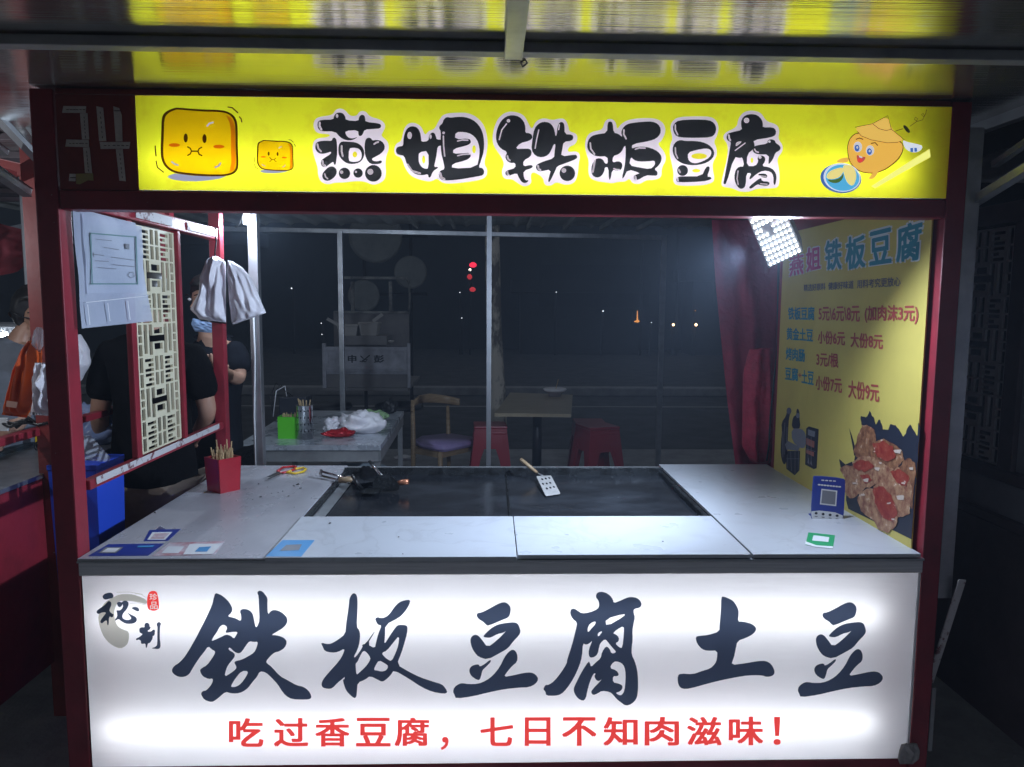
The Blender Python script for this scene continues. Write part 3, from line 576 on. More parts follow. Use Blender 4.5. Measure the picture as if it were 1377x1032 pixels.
chars.append(dict(halo=bb(o, s, [(700,350),(730,290),(850,240),(860,150),(920,80),(1010,65),(1100,90),(1150,180),(1260,210),(1290,270),(1270,360),(1320,420),(1320,490),(1260,560),(1280,660),(1290,760),(1280,850),(1230,870),(1050,870),(980,905),(880,905),(810,870),(750,860),(690,850),(690,790),(750,560),(760,420)], 2),
 black=[[bb(o, s, l) for l in ls] for ls in ([[(740,340),(755,305),(800,290),(905,268),(890,220),(895,160),(935,115),(1000,103),(1060,115),(1105,160),(1117,210),(1112,243),(1220,240),(1252,270),(1248,320),(1200,345),(1015,372),(1032,420),(1025,460),(955,515),(950,640),(1040,640),(1070,590),(1058,560),(1075,535),(1110,530),(1140,550),(1140,590),(1105,640),(1180,650),(1230,680),(1260,740),(1245,835),(1225,830),(1225,740),(1195,695),(1120,685),(1050,720),(985,780),(975,765),(1000,712),(945,712),(940,840),(910,875),(870,870),(835,820),(820,750),(835,680),(870,645),(925,645),(905,548),(880,558),(820,545),(740,825),(710,825),(712,800),(785,420),(785,390),(750,375)]],
  [[(1010,470),(1020,440),(1060,425),(1165,410),(1165,375),(1200,362),(1240,375),(1245,400),(1290,430),(1300,460),(1280,485),(1245,500),(1220,570),(1180,620),(1172,612),(1180,520),(1060,520),(1020,500)]],
  [[(975,850),(1060,780),(1100,760),(1105,795),(1180,800),(1185,830),(1150,845),(1090,835),(1060,825),(1000,872),(978,870)]], [[(1060,720),(1140,715),(1165,740),(1150,762),(1090,750)]])],
 light=[bb(o, s, [(838,400),(870,385),(905,388),(835,445)]), hl(o, s, [(935,402),(830,480)], 12), cir(o, s, 948, 170, 28), hl(o, s, [(765,320),(770,355),(782,375)], 18), hl(o, s, [(1030,465),(1045,490),(1070,498)], 14), cir(o, s, 1183, 388, 12), cir(o, s, 1087, 550, 15), hl(o, s, [(860,690),(850,770),(862,830)], 12), hl(o, s, [(1080,740),(1148,746)], 10), hl(o, s, [(1090,820),(1160,826)], 10)],
 spot=[cir(o, s, 1003, 580, 13, 28)]))
# the yellow film is cut out round each letter so that the pink halo shows
e = .0004
rect = [(X, Z) for X, Z in ((UB[0]+e, UB[3]-e), (UB[1]-e, UB[3]-e), (UB[1]-e, UB[2]+e), (UB[0]+e, UB[2]+e))]
L3 = [[Vector((x, z, 0)) for x, z in rect]] + [[Vector((K1(x, y).x, K1(x, y).z, 0)) for x, y in c['halo']] for c in chars]
vs = [Vector((p.x, YF+.0028, p.y)) for lp in L3 for p in lp]
fs = [tuple(t) for t in tessellate_polygon(L3)]
obj('yellow_film', vs, fs, M['film_yellow'], T)
M['hlm'] = mat('letter_highlight', (.8, .72, .8), .5, emit=(.95, .82, .95), estr=.5)
for c in chars:
    h = flat('letter_halo', [[c['halo']]], K1, M['film_pink'], T)
    flat('bubble_character', c['black'], K2, M['film_black'], T)
    tag(flat('letter_highlight', [[l] for l in c['light']], K3, M['hlm'], h), kind='stuff')
    if c['spot']: flat('yellow_centre', [[l] for l in c['spot']], K2, M['film_yellow'], h)
# tofu drawings
def STF(o): o['kind'] = 'stuff'; return o
def tofu(f, name):
    k = f((1, 0))[0]-f((0, 0))[0]
    D = lambda pts: [f(p) for p in pts]
    inner = chaikin(D([(180,250),(225,190),(310,152),(340,150),(600,174),(850,178),(935,210),(985,265),(1004,345),(1006,600),(1014,780),(1005,840),(965,880),(880,902),(700,902),(500,890),(300,864),(220,810),(178,740),(165,650),(176,400)]), 2)
    t = flat('tofu_drawing', [[chaikin(D([(150,230),(200,170),(300,130),(340,128),(600,150),(850,155),(950,190),(1010,250),(1030,340),(1030,600),(1040,780),(1030,850),(980,900),(880,925),(700,925),(500,915),(300,890),(200,830),(150,750),(135,650),(145,400)]), 2), inner]], K2, M['film_brown'], T)
    flat('tofu_face', [[chaikin(D([(180,250),(225,190),(310,152),(340,150),(600,174),(850,178),(935,210),(985,265),(1004,345),(1006,600),(1014,780),(1005,840),(965,880),(880,902),(700,902),(500,890),(300,864),(220,810),(178,740),(165,650),(176,400)]), 2)]], K3, M['film_tofu'], t)
    flat('tofu_side', [[D([(890,215),(955,250),(985,300),(1000,400),(1004,760),(985,850),(930,885),(955,760),(948,400),(935,300)])]], K4, M['film_tofu2'], t)
    for x, y in ((428, 480), (645, 487)): flat('eye', [[D(ell(x, y, 24, 52))]], K4, M['film_brown'], t)
    for x, y in ((297, 562), (810, 580)): flat('cheek', [[D(ell(x, y, 65, 22))]], K4, M['film_orange'], t)
    STF(flat('mouth', [[stroke(D(p), 16*k)] for p in ([(450,582),(480,600),(495,632),(480,665),(450,682)], [(495,633),(570,633)], [(612,588),(582,605),(570,635),(582,668),(615,684)])], lambda x, y: PY(x, y, YF+.0001), M['film_brown'], t))
    STF(flat('shine_marks', [[stroke(D(p), 20*k)] for p in ([(675,342),(700,312),(745,300)], [(265,755),(300,782),(340,795)], [(770,820),(812,800),(830,770)])], K4, M['film_greyblue'], t))
    flat('drop_shadow_print', [[D([(215,935),(240,910),(300,890),(500,915),(700,925),(900,922),(820,950),(700,970),(550,982),(400,978),(280,962)])]], K3, M['film_greyblue'], t)
    STF(flat('motion_lines', [[stroke(D(p), 14*k)] for p in ([(915,122),(965,130),(1030,188)], [(1048,235),(1068,258),(1076,295)], [(75,572),(78,630),(85,690)], [(85,745),(100,820),(170,875)])], K3, M['film_brown'], t))
tofu(lambda p: (200+p[0]/8.6, 130+p[1]/8.6), 'big')
tofu(lambda p: (345.5+(p[0]/8.6-16.5)*.475, 188.5+(p[1]/8.6-15)*.452), 'small')
# potato drawing
D = lambda pts: xf(1090, 130, 7.37, pts)
flat('light_streak_print', [[D([(600,890),(800,760),(1180,520),(1190,600),(900,760),(640,910)])]], K2, backlit('pale_yellow_print', (1, 1, .25), .9), T)
pt = flat('potato_drawing', [[chaikin(D([(362,540),(366,468),(396,398),(470,350),(700,380),(900,440),(926,500),(906,575),(855,645),(765,716),(684,752),(600,768),(495,752),(424,704),(380,642)]), 2)]], K2, M['film_brown'], T)
flat('potato_body', [[chaikin(D([(370,540),(374,470),(403,402),(472,358),(700,390),(895,448),(918,500),(898,570),(848,638),(758,708),(680,744),(600,760),(500,744),(431,698),(388,638)]), 2)]], K3, M['film_skin'], pt)
flat('straw_hat', [[chaikin(D([(440,305),(610,272),(765,190),(800,325),(930,430),(860,455),(760,460),(600,430),(500,390),(470,352)]), 1)]], K4, M['film_hat'], pt)
K5 = lambda x, y: PY(x, y, YF-.0004); K6 = lambda x, y: PY(x, y, YF-.0012); K7 = lambda x, y: PY(x, y, YF-.002)
flat('hat_lines', [[stroke(D(p), .7)] for p in ([(440,305),(610,272),(765,190),(800,325),(930,430),(860,455),(760,460),(600,430),(500,390),(465,345)], [(620,275),(680,320),(750,338),(800,325)])], K5, M['film_brown'], pt)
flat('eye_whites', [[D(ell(468, 500, 42, 52))], [D(ell(590, 535, 40, 50))]], K4, mat('eye_white', (.8, .8, .85), .5, emit=(.95, .95, 1), estr=.6), pt)
flat('irises', [[D(ell(460, 512, 25, 35))], [D(ell(583, 546, 25, 33))]], K5, M['film_blue'], pt)
flat('pupil_lights', [[D(ell(463, 505, 9, 12))], [D(ell(586, 540, 9, 12))]], K6, bpy.data.materials['eye_white'], pt)
flat('mouth', [[chaikin(D([(455,575),(505,600),(550,597),(530,640),(490,662),(465,650),(458,615)]), 1)]], K4, M['film_mouth'], pt)
flat('eyebrows', [[stroke(D(p), 1.3)] for p in ([(450,425),(485,412),(520,425)], [(600,465),(640,458),(665,485)])], K4, M['film_brown'], pt)
flat('teeth', [[D([(480,585),(515,600),(510,612),(482,602)])]], K5, bpy.data.materials['eye_white'], pt)
flat('tongue', [[D(ell(490, 632, 26, 16))]], K5, M['film_red'], pt)
flat('arm', [[chaikin(D([(240,650),(300,610),(370,600),(385,645),(330,660)]), 1)], [chaikin(D([(640,720),(690,712),(650,790),(610,825),(570,815),(600,780)]), 1)]], K4, M['film_skin'], pt)
flat('scarf', [[chaikin(D([(915,430),(950,450),(1050,470),(1115,490),(1090,540),(1020,560),(950,530),(920,480)]), 1)]], K4, M['film_pale'], pt)
flat('scarf_marks', [[D([(988,512),(1015,508),(1018,550),(990,552)])], [D([(1028,510),(1052,508),(1058,545),(1030,550)])]], K5, M['film_blue'], pt)
flat('phone', [[chaikin(D([(908,290),(945,283),(995,352),(962,366)]), 1)]], K4, M['film_navy'], pt)
flat('swirl_line', [[stroke(D([(840,345),(880,330),(915,320)]), .8)], [stroke(D([(985,295),(1050,250),(1060,220),(1040,205),(1028,225),(1055,248),(1110,232),(1130,190),(1115,165),(1100,180),(1120,200),(1140,175),(1150,130)]), .6)]], K4, M['film_brown'], pt)
pl = flat('plate_drawing', [[D(ell(300, 812, 204, 146, 30, .1))]], K4, M['film_blue'], pt)
flat('plate_rim', [[D(ell(312, 802, 184, 142, 30, .1))]], K5, M['film_pale'], pt)
flat('plate_dish', [[D(ell(316, 806, 168, 130, 30, .1))]], K6, M['film_sky'], pt)
flat('potato_wedges', [[chaikin(D([(155,785),(190,740),(250,715),(320,700),(330,740),(290,800),(220,822),(165,815)]), 1)], [chaikin(D([(315,690),(360,675),(420,690),(455,760),(450,830),(420,890),(370,865),(335,790)]), 1)]], K7, M['film_wedge'], pt)
flat('wedge_skins', [[chaikin(D([(160,820),(225,828),(295,805),(330,750),(320,820),(270,860),(200,855)]), 1)]], K7, M['film_tofu2'], pt)

for (x, y) in ((59,332),(62,338),(56,341),(60,375),(64,380),(57,384),(66,386),(61,390),(72,300),(70,262),(74,610),(73,742)):
    pts = [(x+random.uniform(-1.6, 1.6), y+random.uniform(-2.2, 2.2)) for _ in range(3)]
    o_ = flat('paint_chip', [[pts]], lambda x, y: PY(x, y, YF-.0006), M['tape_white'], S) if x > 68 else None
# ---- stall number made of paper tape
N34 = thing('tape_number', 'number 34 stuck in strips of paper tape left of the yellow sign', 'stall number', (-1.0, YF, 1.95))
Kn = lambda x, y: PY(x, y, YF+.002)
for q in ([(185,168),(412,170),(408,238),(172,236)], [(350,240),(425,238),(442,500),(370,500)], [(215,500),(437,505),(440,577),(205,570)], [(380,580),(445,578),(472,835),(400,832)], [(245,840),(310,842),(305,915),(240,912)],
          [(512,170),(580,185),(612,515),(540,518)], [(680,170),(740,190),(765,260),(772,520),(705,520)], [(545,525),(850,525),(838,592),(555,595)], [(705,596),(775,596),(805,915),(740,908)]):
    t = flat('tape_strip', [[xf(60, 120, 7.37, q)]], Kn, M['tape'], N34)
    c = ((q[0][0]+q[1][0])/2, (q[0][1]+q[1][1])/2, (q[2][0]+q[3][0])/2, (q[2][1]+q[3][1])/2)
    vert = abs(q[2][1]-q[0][1]) > 150
    dots = []
    n = 7
    for i in range(1, n):
        u = i/n
        if vert: x, y = c[0]*(1-u)+c[2]*u, c[1]*(1-u)+c[3]*u; dots.append([stroke(xf(60, 120, 7.37, [(x, y), (x+2, y+12+random.random()*14)]), 1.0)])
        else: x = q[0][0]*(1-u)+q[1][0]*u; y = (q[0][1]+q[2][1])/2; dots.append([stroke(xf(60, 120, 7.37, [(x, y), (x+12+random.random()*14, y+2)]), 1.0)])
    flat('tape_marks', dots, lambda x, y: PY(x, y, YF+.0012), M['tape_print'], t)
flat('tape_patch', [[xf(60, 120, 7.37, [(312,840),(480,835),(485,910),(430,905),(350,945),(312,940)])]], lambda x, y: PY(x, y, YF+.0010), M['tape_tan'], N34)
# ================================================================== poster on the right wall
XP = 1.186
Q = lambda k: (lambda x, y: PX(x, y, XP-.0006*k))
M['poster'] = mat('yellow_poster_vinyl', (.62, .51, .12), .38, 0, (.55, .45, .11), 3, .06, 12)
M['teal'] = mat('teal_print', (.03, .25, .33), .45); M['magenta'] = mat('magenta_print', (.50, .04, .20), .45); M['pwhite'] = mat('print_white', (.72, .74, .74), .45)
M['price'] = mat('price_red_print', (.42, .07, .06), .45); M['pgrey'] = mat('print_grey', (.12, .12, .16), .45); M['pnavy'] = mat('print_dark_blue', (.014, .018, .035), .45)
T = thing('menu_poster', 'yellow menu poster with prices and fried tofu photo on right stall wall', 'poster', (XP, 2.5, ZT))
P0 = T
yN, yF_ = 1.985+.02, 3.03
box('poster_sheet', (XP, yN, ZT+.001), (XP+.004, yF_, 1.842), M['poster'], T, 0)
def prow(t, tl, tr, br, bl, m, k=2, off=.03): return text('poster_text', t, tl, tr, br, bl, Q(k), M[m], T, off)
title = [('燕', (1062,346), (1080,341), (1080,368), (1062,372), 'magenta'), ('姐', (1085,335), (1103,331), (1103,362), (1085,366), 'magenta'),
         ('铁', (1110,326), (1131,321), (1131,362), (1110,364), 'teal'), ('板', (1138,321), (1163,316), (1163,359), (1138,363), 'teal'),
         ('豆', (1170,314), (1198,307), (1198,353), (1170,357), 'teal'), ('腐', (1206,307), (1240,296), (1236,350), (1206,353), 'teal')]
for ch, a, b, c, d, m in title:
    tag(prow(ch, a, b, c, d, 'pwhite', 1, .085), kind='stuff'); prow(ch, a, b, c, d, m, 2, .03)
prow('精选好原料  健康好味道  用料考究更放心', (1081,383), (1211,372), (1211,385), (1081,392), 'pgrey', 2, .012)
prow('铁板豆腐', (1060,414), (1095,413), (1095,431), (1060,430), 'teal')
prow('5元\\6元\\8元', (1101,414), (1156,412), (1156,433), (1101,431), 'price'); prow('(加肉沫3元)', (1163,412), (1235,410), (1234,436), (1163,434), 'price')
prow('黄金土豆', (1058,441), (1093,443), (1093,460), (1058,457), 'teal'); prow('小份6元', (1100,446), (1136,446), (1136,465), (1100,462), 'price'); prow('大份8元', (1144,448), (1187,450), (1187,470), (1144,467), 'price')
prow('烤肉肠', (1057,468), (1082,470), (1082,487), (1057,484), 'teal'); prow('3元/根', (1098,474), (1127,476), (1127,495), (1098,492), 'price')
prow('豆腐', (1056,494), (1073,496), (1073,513), (1056,511), 'teal'); prow('+', (1073.5,502), (1078,502.5), (1078,508), (1073.5,507.5), 'price'); prow('土豆', (1078,498), (1094,500), (1094,518), (1078,515), 'teal')
prow('小份7元', (1097,506), (1132,509), (1132,529), (1097,524), 'price'); prow('大份9元', (1141,512), (1182,517), (1182,541), (1141,535), 'price')
D = lambda pts: xf(1040, 530, 5.16, pts)
# brush splash and tofu photograph
def food(c1, c2, sc):
    m, N, L = nmat('printed_food'); b = N['Principled BSDF']; b.inputs['Roughness'].default_value = .38
    tc = N.new('ShaderNodeTexCoord'); n = N.new('ShaderNodeTexNoise'); n.inputs['Scale'].default_value = sc; n.inputs['Detail'].default_value = 9; n.inputs['Roughness'].default_value = .7
    L.new(tc.outputs['Object'], n.inputs['Vector']); r = N.new('ShaderNodeValToRGB'); e = r.color_ramp.elements
    e[0].position = .36; e[0].color = (*c1, 1); e[1].position = .60; e[1].color = (*c2, 1); k = r.color_ramp.elements.new(.68); k.color = (.72, .6, .5, 1)
    L.new(n.outputs['Fac'], r.inputs[0]); L.new(r.outputs[0], b.inputs['Base Color']); return m
fa, fb, fr = food((.12, .035, .02), (.36, .17, .08), 30), food((.20, .06, .035), (.46, .26, .14), 38), food((.24, .015, .012), (.34, .06, .035), 34)
def rough(l, seed, amp=9, n=5):
    out = []
    for i in range(len(l)):
        a_, b_ = l[i], l[(i+1) % len(l)]
        for k in range(n):
            t = k/n; x, y = a_[0]*(1-t)+b_[0]*t, a_[1]*(1-t)+b_[1]*t
            out.append((x+amp*noise.noise(Vector((x*.05, y*.05, seed))), y+amp*noise.noise(Vector((x*.05, y*.05, seed+9)))))
    return chaikin(out, 1)
flat('ink_splash', [[D(rough([(608,150),(640,165),(665,120),(700,165),(712,210),(735,175),(755,205),(760,250),(790,250),(815,210),(850,215),(905,300),(930,240),(950,210),(970,250),(1000,290),(1006,200),(1019,215),(1005,420),(985,640),(600,640),(560,470),(600,330),(612,240)], 40, 9, 6))]], Q(1), M['pnavy'], T)
flat('ink_splash', [[D([(500,600),(640,600),(988,600),(957,1008),(840,950),(700,884),(600,836),(520,798),(505,740)])]], Q(1.3), M['pnavy'], T)
flat('ink_splash', [[D([(525,235),(545,290),(562,350),(580,420),(560,430),(545,340)])], [D([(455,450),(500,490),(545,470),(560,520),(470,530)])]], Q(1), M['pnavy'], T)
for i, (l, m) in enumerate((([(555,400),(585,290),(615,215),(650,215),(700,250),(715,330),(660,390),(620,450),(575,440)], fa),
    ([(605,440),(640,375),(700,330),(765,312),(830,345),(895,395),(905,460),(850,520),(790,560),(740,520),(680,500)], fa),
    ([(460,520),(500,495),(560,500),(610,560),(650,640),(600,690),(545,730),(500,700),(480,640),(500,590)], fb),
    ([(545,475),(610,430),(700,440),(790,500),(835,520),(790,580),(720,620),(665,655),(610,640),(560,580)], fb),
    ([(870,520),(900,470),(940,445),(985,480),(988,560),(975,620),(966,800),(940,770),(915,660)], fa),
    ([(690,640),(760,590),(800,560),(865,505),(920,560),(962,640),(955,740),(945,830),(900,855),(830,850),(760,780)], fb),
    ([(578,735),(600,685),(650,655),(720,660),(790,700),(850,780),(865,850),(850,915),(790,965),(730,940),(690,870),(620,830)], fb))):
    flat('tofu_piece_print', [[D(rough(l, i))]], Q(2+.4*i), m, T)
for i, l in enumerate(([(545,490),(600,455),(660,470),(700,500),(640,540),(580,530)], [(690,345),(760,325),(830,370),(850,440),(790,470),(720,440)], [(690,650),(760,640),(830,720),(860,830),(830,890),(760,860),(710,760)], [(810,540),(870,515),(940,570),(920,640),(860,620)], [(600,560),(660,560),(690,600),(640,630)])):
    flat('sauce_print', [[D(rough(l, 20+i, 14))]], Q(5.4), fr, T)
M['glaze'] = mat('pale_glaze_print', (.62, .50, .42), .4)
tag(flat('glaze_highlights', [[D(rough([(x-s, y-s*.5), (x+s, y-s*.6), (x+s*.8, y+s*.6), (x-s*.7, y+s*.4)], x, 6, 3))] for x, y, s in ((860,400,26),(720,520,18),(640,600,20),(880,720,28),(800,760,12),(955,520,14),(620,700,14),(740,480,9),(700,400,8),(560,620,12),(900,620,14),(830,870,12))], Q(6), M['glaze'], T), kind='stuff')
# old street vendors drawing
flat('vendor_drawing', [[chaikin(D([(95,105),(115,95),(125,120),(112,150),(105,200),(100,320),(95,420),(85,490),(65,485),(50,420),(52,330),(60,260),(55,200),(90,150)]), 1)], [chaikin(D([(160,110),(172,100),(182,130),(180,160),(188,235),(160,245),(125,235),(135,160),(160,145)]), 1)],
     [D([(85,395),(185,395),(180,530),(148,565),(90,520)])], [D([(245,225),(315,245),(300,515),(280,522),(220,490),(228,240)])]], Q(1), M['pnavy'], T)
flat('vendor_head', [[D(ell(108, 118, 17, 24, 14))]], Q(2), M['pgrey'], T)
flat('vendor_head', [[D(ell(170, 150, 13, 18, 14))]], Q(2), M['grey_print'], T)
flat('robe_fold', [[stroke(D(l), .7)] for l in ([(80,200),(72,300),(75,420)], [(95,230),(92,330),(98,400)], [(60,260),(64,360),(66,440)])], Q(2), M['grey_print'], T)
flat('stand_frame', [[stroke(D(l), .6)] for l in ([(95,420),(97,515)], [(120,400),(125,535)], [(150,400),(150,555)], [(175,398),(172,530)], [(90,450),(182,450)], [(240,300),(240,470)], [(262,300),(262,490)], [(228,380),(290,400)])], Q(3), M['grey_print'], T)
flat('vendor_apron', [[chaikin(D([(125,240),(190,240),(225,270),(225,370),(190,380),(130,330)]), 1)], [D([(235,475),(245,440),(250,492)])], [D([(255,485),(262,450),(270,500)])], [D([(80,350),(100,325),(185,370),(170,395),(90,385)])]], Q(2), M['grey_print'], T)
flat('cabinet_goods', [[D([(228,305),(285,330),(283,375),(228,350)])], [D([(228,385),(282,405),(280,435),(228,410)])]], Q(2), mat('goods_print', (.35, .12, .09), .45), T)
flat('cabinet_top', [[D([(240,245),(290,262),(285,300),(240,285)])]], Q(2), M['grey_print'], T)

# ================================================================== flood lamp
LP = PY(1043, 320, 2.13); LN = Vector((-.12, -.60, -.79)).normalized()
T = thing('led_flood_lamp', 'glaring square white LED flood lamp hung behind the red beam', 'lamp', LP)
def on(x, y, k=0): return PN(x, y, LP+LN*k, LN)
corn = [on(1006, 296), on(1052, 274), on(1080, 340), on(1034, 362)]
nn = LN*-.05
vs = corn+[c+nn for c in corn]
obj('housing', [v-LN*.004 for v in vs], [(0, 1, 2, 3), (4, 7, 6, 5), (0, 4, 5, 1), (1, 5, 6, 2), (2, 6, 7, 3), (3, 7, 4, 0)], M['steel_dark'], T)
gm = glow('led_chip_glow', (.88, .94, 1.0), 11)
v0, vs_, fs_ = None, [], []
dead = {(2, 2), (2, 3), (3, 3), (1, 5)}
for i in range(9):
    for j in range(8):
        if (i, j) in dead: continue
        u, w = (j+.7)/8.4, (i+.6)/9.2
        c = corn[0]*(1-u)*(1-w)+corn[1]*u*(1-w)+corn[2]*u*w+corn[3]*(1-u)*w
        ex = (corn[1]-corn[0]).normalized(); ey = LN.cross(ex)
        b0 = len(vs_); r = .0040
        for k in range(8): vs_.append(c+LN*.001+ex*r*math.cos(k*math.pi/4)+ey*r*math.sin(k*math.pi/4))
        f = list(range(b0, b0+8)); fs_.append(f)
o = obj('led_chips', vs_, fs_, gm, T)
for p in o.data.polygons:
    if p.normal.dot(LN) < 0: p.flip()
for i in range(3):
    for j in range(3):
        ld = bpy.data.lights.new('led_emitter', 'SPOT'); ld.spot_size = math.radians(176); ld.spot_blend = 1; ld.energy = LAMP_W/9; ld.color = (.66, .79, 1.0); ld.shadow_soft_size = 0
        lo = link(bpy.data.objects.new('led_emitter', ld), T); u, w_ = .18+.32*i, .18+.32*j
        lo.location = corn[0]*(1-u)*(1-w_)+corn[1]*u*(1-w_)+corn[2]*u*w_+corn[3]*(1-u)*w_+LN*.006-parent_world(T); lo.rotation_euler = LN.to_track_quat('-Z', 'Y').to_euler()
ld = bpy.data.lights.new('added_left_spot', 'SPOT'); ld.spot_size = math.radians(140); ld.spot_blend = .8; ld.energy = 115; ld.color = (.64, .78, 1.0); ld.shadow_soft_size = .02  # extra spot added beside the lamp to light bags and left counter
lo = link(bpy.data.objects.new('added_left_spot', ld), T); lo.location = LP+Vector((-.065, .05, -.035))-parent_world(T); lo.rotation_euler = Vector((-.78, .45, -.42)).to_track_quat('-Z', 'Y').to_euler()
bar('bracket', LP-LN*.06, (LP.x, YF+.14, 2.095), .03, .004, M['steel_dark'], T, .001)
tube('cable', [LP-LN*.055, LP+Vector((.05, .06, .12)), LP+Vector((.16, .05, .16)), (1.19, 2.2, 1.86), (1.2, 2.9, 1.9)], .004, M['black'], T, 6)

# ================================================================== lattice boards
def lattice(P3, w, h, y0, z0, x, parent, m, nrep, th=.008):
    A = ["#.#.#.#####.#.#.#", "#.#.#.#...#.#.#.#", "#.#.#.#...#.#.#.#", "###.#.#####.#.###", "#.#.#.......#.#.#", "#.#.#.......#.#.#", "###.#.#####.#.###", "#.#.#.#...#.#.#.#", "#.#.#.#...#.#.#.#", "#.#.#.#####.#.#.#", "#.###.#####.###.#", "#################"]
    B = ["#.#####.#.#####.#", "#.#...#.#.#...#.#", "#.#####.#.#####.#", "#.##..#.#.#..##.#", "#.#####.#.#####.#", "#.#...#.#.#...#.#", "#################", "#.#...#.#.#...#.#", "#.#####.#.#####.#", "#.##..#.#.#..##.#", "#.#####.#.#####.#", "#.#...#.#.#...#.#", "#################"]
    rows = ["#################"]*1 + B
    for _ in range(nrep): rows += A + B
    R = len(rows); rw = [.68 if q.count('#') >= 13 else 1.25 for q in rows]; k = h/sum(rw); ze = [z0+h]
    for q in rw: ze.append(ze[-1]-q*k)
    cwt = [.78 if i % 2 == 0 else 1.28 for i in range(17)]; k = w/sum(cwt); ye = [y0]
    for q in cwt: ye.append(ye[-1]+q*k)
    bm = bmesh.new()
    for r, row in enumerate(rows):
        c = 0
        while c < 17:
            if row[c] == '#':
                e = c
                while e < 17 and row[e] == '#': e += 1
                bm_box(bm, (x, ye[c], ze[r+1]), (x+th, ye[e], ze[r])); c = e
            else: c += 1
    return bmobj(P3, bm, m, parent)
T = thing('lattice_panel', 'cream fretwork panel in red frame on the left side of the stall', 'lattice panel', (-1.112, 2.5, 1.06))
lattice('fretwork', .305, .722, 2.352, 1.068, -1.113, T, M['cream'], 3)

# ================================================================== licence in plastic sleeves
XD = -1.085
Dd = lambda x, y: PX(x, y, XD)
T = thing('licence_sleeve', 'framed licence in milky plastic sleeves hanging inside left front post', 'document', (XD, 2.1, 1.8))
def sheetq(name, q, X, m, parent, nx=10, ny=14, amp=.004, seed=0):
    A, B, C, D_ = [PX(x, y, X) for x, y in q]; vs, fs = [], []
    for j in range(ny+1):
        for i in range(nx+1):
            u, v = i/nx, j/ny
            p = A*(1-u)*(1-v)+B*u*(1-v)+C*u*v+D_*(1-u)*v
            p.x += amp*noise.noise(Vector((u*2.2+seed, v*2.6, seed))); vs.append(p)
    for j in range(ny):
        for i in range(nx): a = j*(nx+1)+i; fs.append((a, a+1, a+nx+2, a+nx+1))
    return obj(name, vs, fs, m, parent, True)
sheetq('backing_sleeve', [(97,279),(182,300),(205,432),(110,442)], XD-.004, M['clear_doc'], T)
sheetq('upper_sleeve', [(110,288),(190,305),(195,394),(117,395)], XD+.002, M['clear_doc'], T)
M['licence'] = mat('licence_paper', (.36, .46, .47), .6, 0, (.30, .40, .41), 4)
sheetq('certificate', [(113,300),(188,312),(189,385),(119,386)], XD-.001, M['licence'], T, amp=.002)
for q in ([(122,314),(183,319)], [(183,319),(185,382)], [(122,382),(185,382)], [(122,314),(124,382)]):
    flat('certificate_border', [[stroke(q, 1.6)]], lambda x, y: PX(x, y, XD+.006), mat('border_green', (.12, .24, .24), .6), T)
flat('certificate_lines', [[stroke(l, .9)] for l in ([(130,322),(150,324)], [(140,333),(160,336)], [(125,342),(140,344)], [(128,351),(146,352)], [(150,346),(180,350)], [(152,356),(181,359)], [(132,360),(156,362)], [(126,340),(126,346)], [(172,371),(176,374),(181,372),(179,366),(174,367),(172,371)])], lambda x, y: PX(x, y, XD+.006), M['grey_print'], T)
flat('certificate_photo', [[[(169,328),(174,328.5),(174,336),(169,335)]]], lambda x, y: PX(x, y, XD+.006), M['grey_print'], T)
flat('sleeve_seams', [[stroke(l, 1.0)] for l in ([(116,407),(200,398)], [(118,410),(121,437)], [(145,408),(148,432)], [(172,405),(175,430)])], lambda x, y: PX(x, y, XD+.006), M['white'], T)

# ================================================================== soft things: pleated sheets and bags
def pleat(name, Lp, Rp, Y, m, parent=None, amp=.012, freq=7, nx=40, ny=24, closed=.03, seed=1, P=PY, axis=Vector((0, 1, 0)), crumple=.35):
    """sheet or closed bag spanned between a left and a right edge given in photo pixels"""
    def at(pl, t):
        t *= len(pl)-1; i = min(int(t), len(pl)-2); f = t-i
        return (pl[i][0]*(1-f)+pl[i+1][0]*f, pl[i][1]*(1-f)+pl[i+1][1]*f)
    vs, fs = [], []
    sides = (-1, 1) if closed else (-1,)
    for s in sides:
        b = len(vs)
        for j in range(ny+1):
            v = j/ny; l, r = at(Lp, v), at(Rp, v)
            for i in range(nx+1):
                u = i/nx; x, y = l[0]*(1-u)+r[0]*u, l[1]*(1-u)+r[1]*u
                p = P(x, y, Y)
                edge = math.sin(math.pi*u)**.5 * (math.sin(math.pi*min(1, v*1.0+.08))**.4 if closed else 1)
                d = s*closed*edge + amp*edge*(math.sin(u*freq*6.28+seed+1.5*noise.noise(Vector((u*3, v*2, seed))))*(.3+.7*v)) + amp*crumple*3*edge*noise.noise(Vector((u*6, v*6, seed*3.3+s)))
                vs.append(p+axis*d)
        for j in range(ny):
            for i in range(nx): a = b+j*(nx+1)+i; fs.append((a, a+1, a+nx+2, a+nx+1))
    return obj(name, vs, fs, m, parent, True)
tag(pleat('plastic_bag', [(288,346),(277,352),(270,372),(268,395),(256,416),(262,422),(270,432)], [(292,345),(302,352),(303,372),(303,395),(304,416),(304,428),(304,436)], 3.0, M['bag_white'], amp=.005, freq=1.6, closed=.05, seed=2, crumple=2.2), 'crumpled white carrier bags hung left of the inner red post', 'plastic bag')
tag(pleat('plastic_bag', [(307,350),(306,362),(308,385),(309,410),(311,432),(313,438)], [(312,352),(326,360),(336,372),(346,392),(353,410),(358,421),(345,426)], 3.0, M['bag_white'], amp=.004, freq=4, closed=.04, seed=5, crumple=2.2), 'fan of pleated white carrier bags hung right of the inner red post', 'plastic bag')
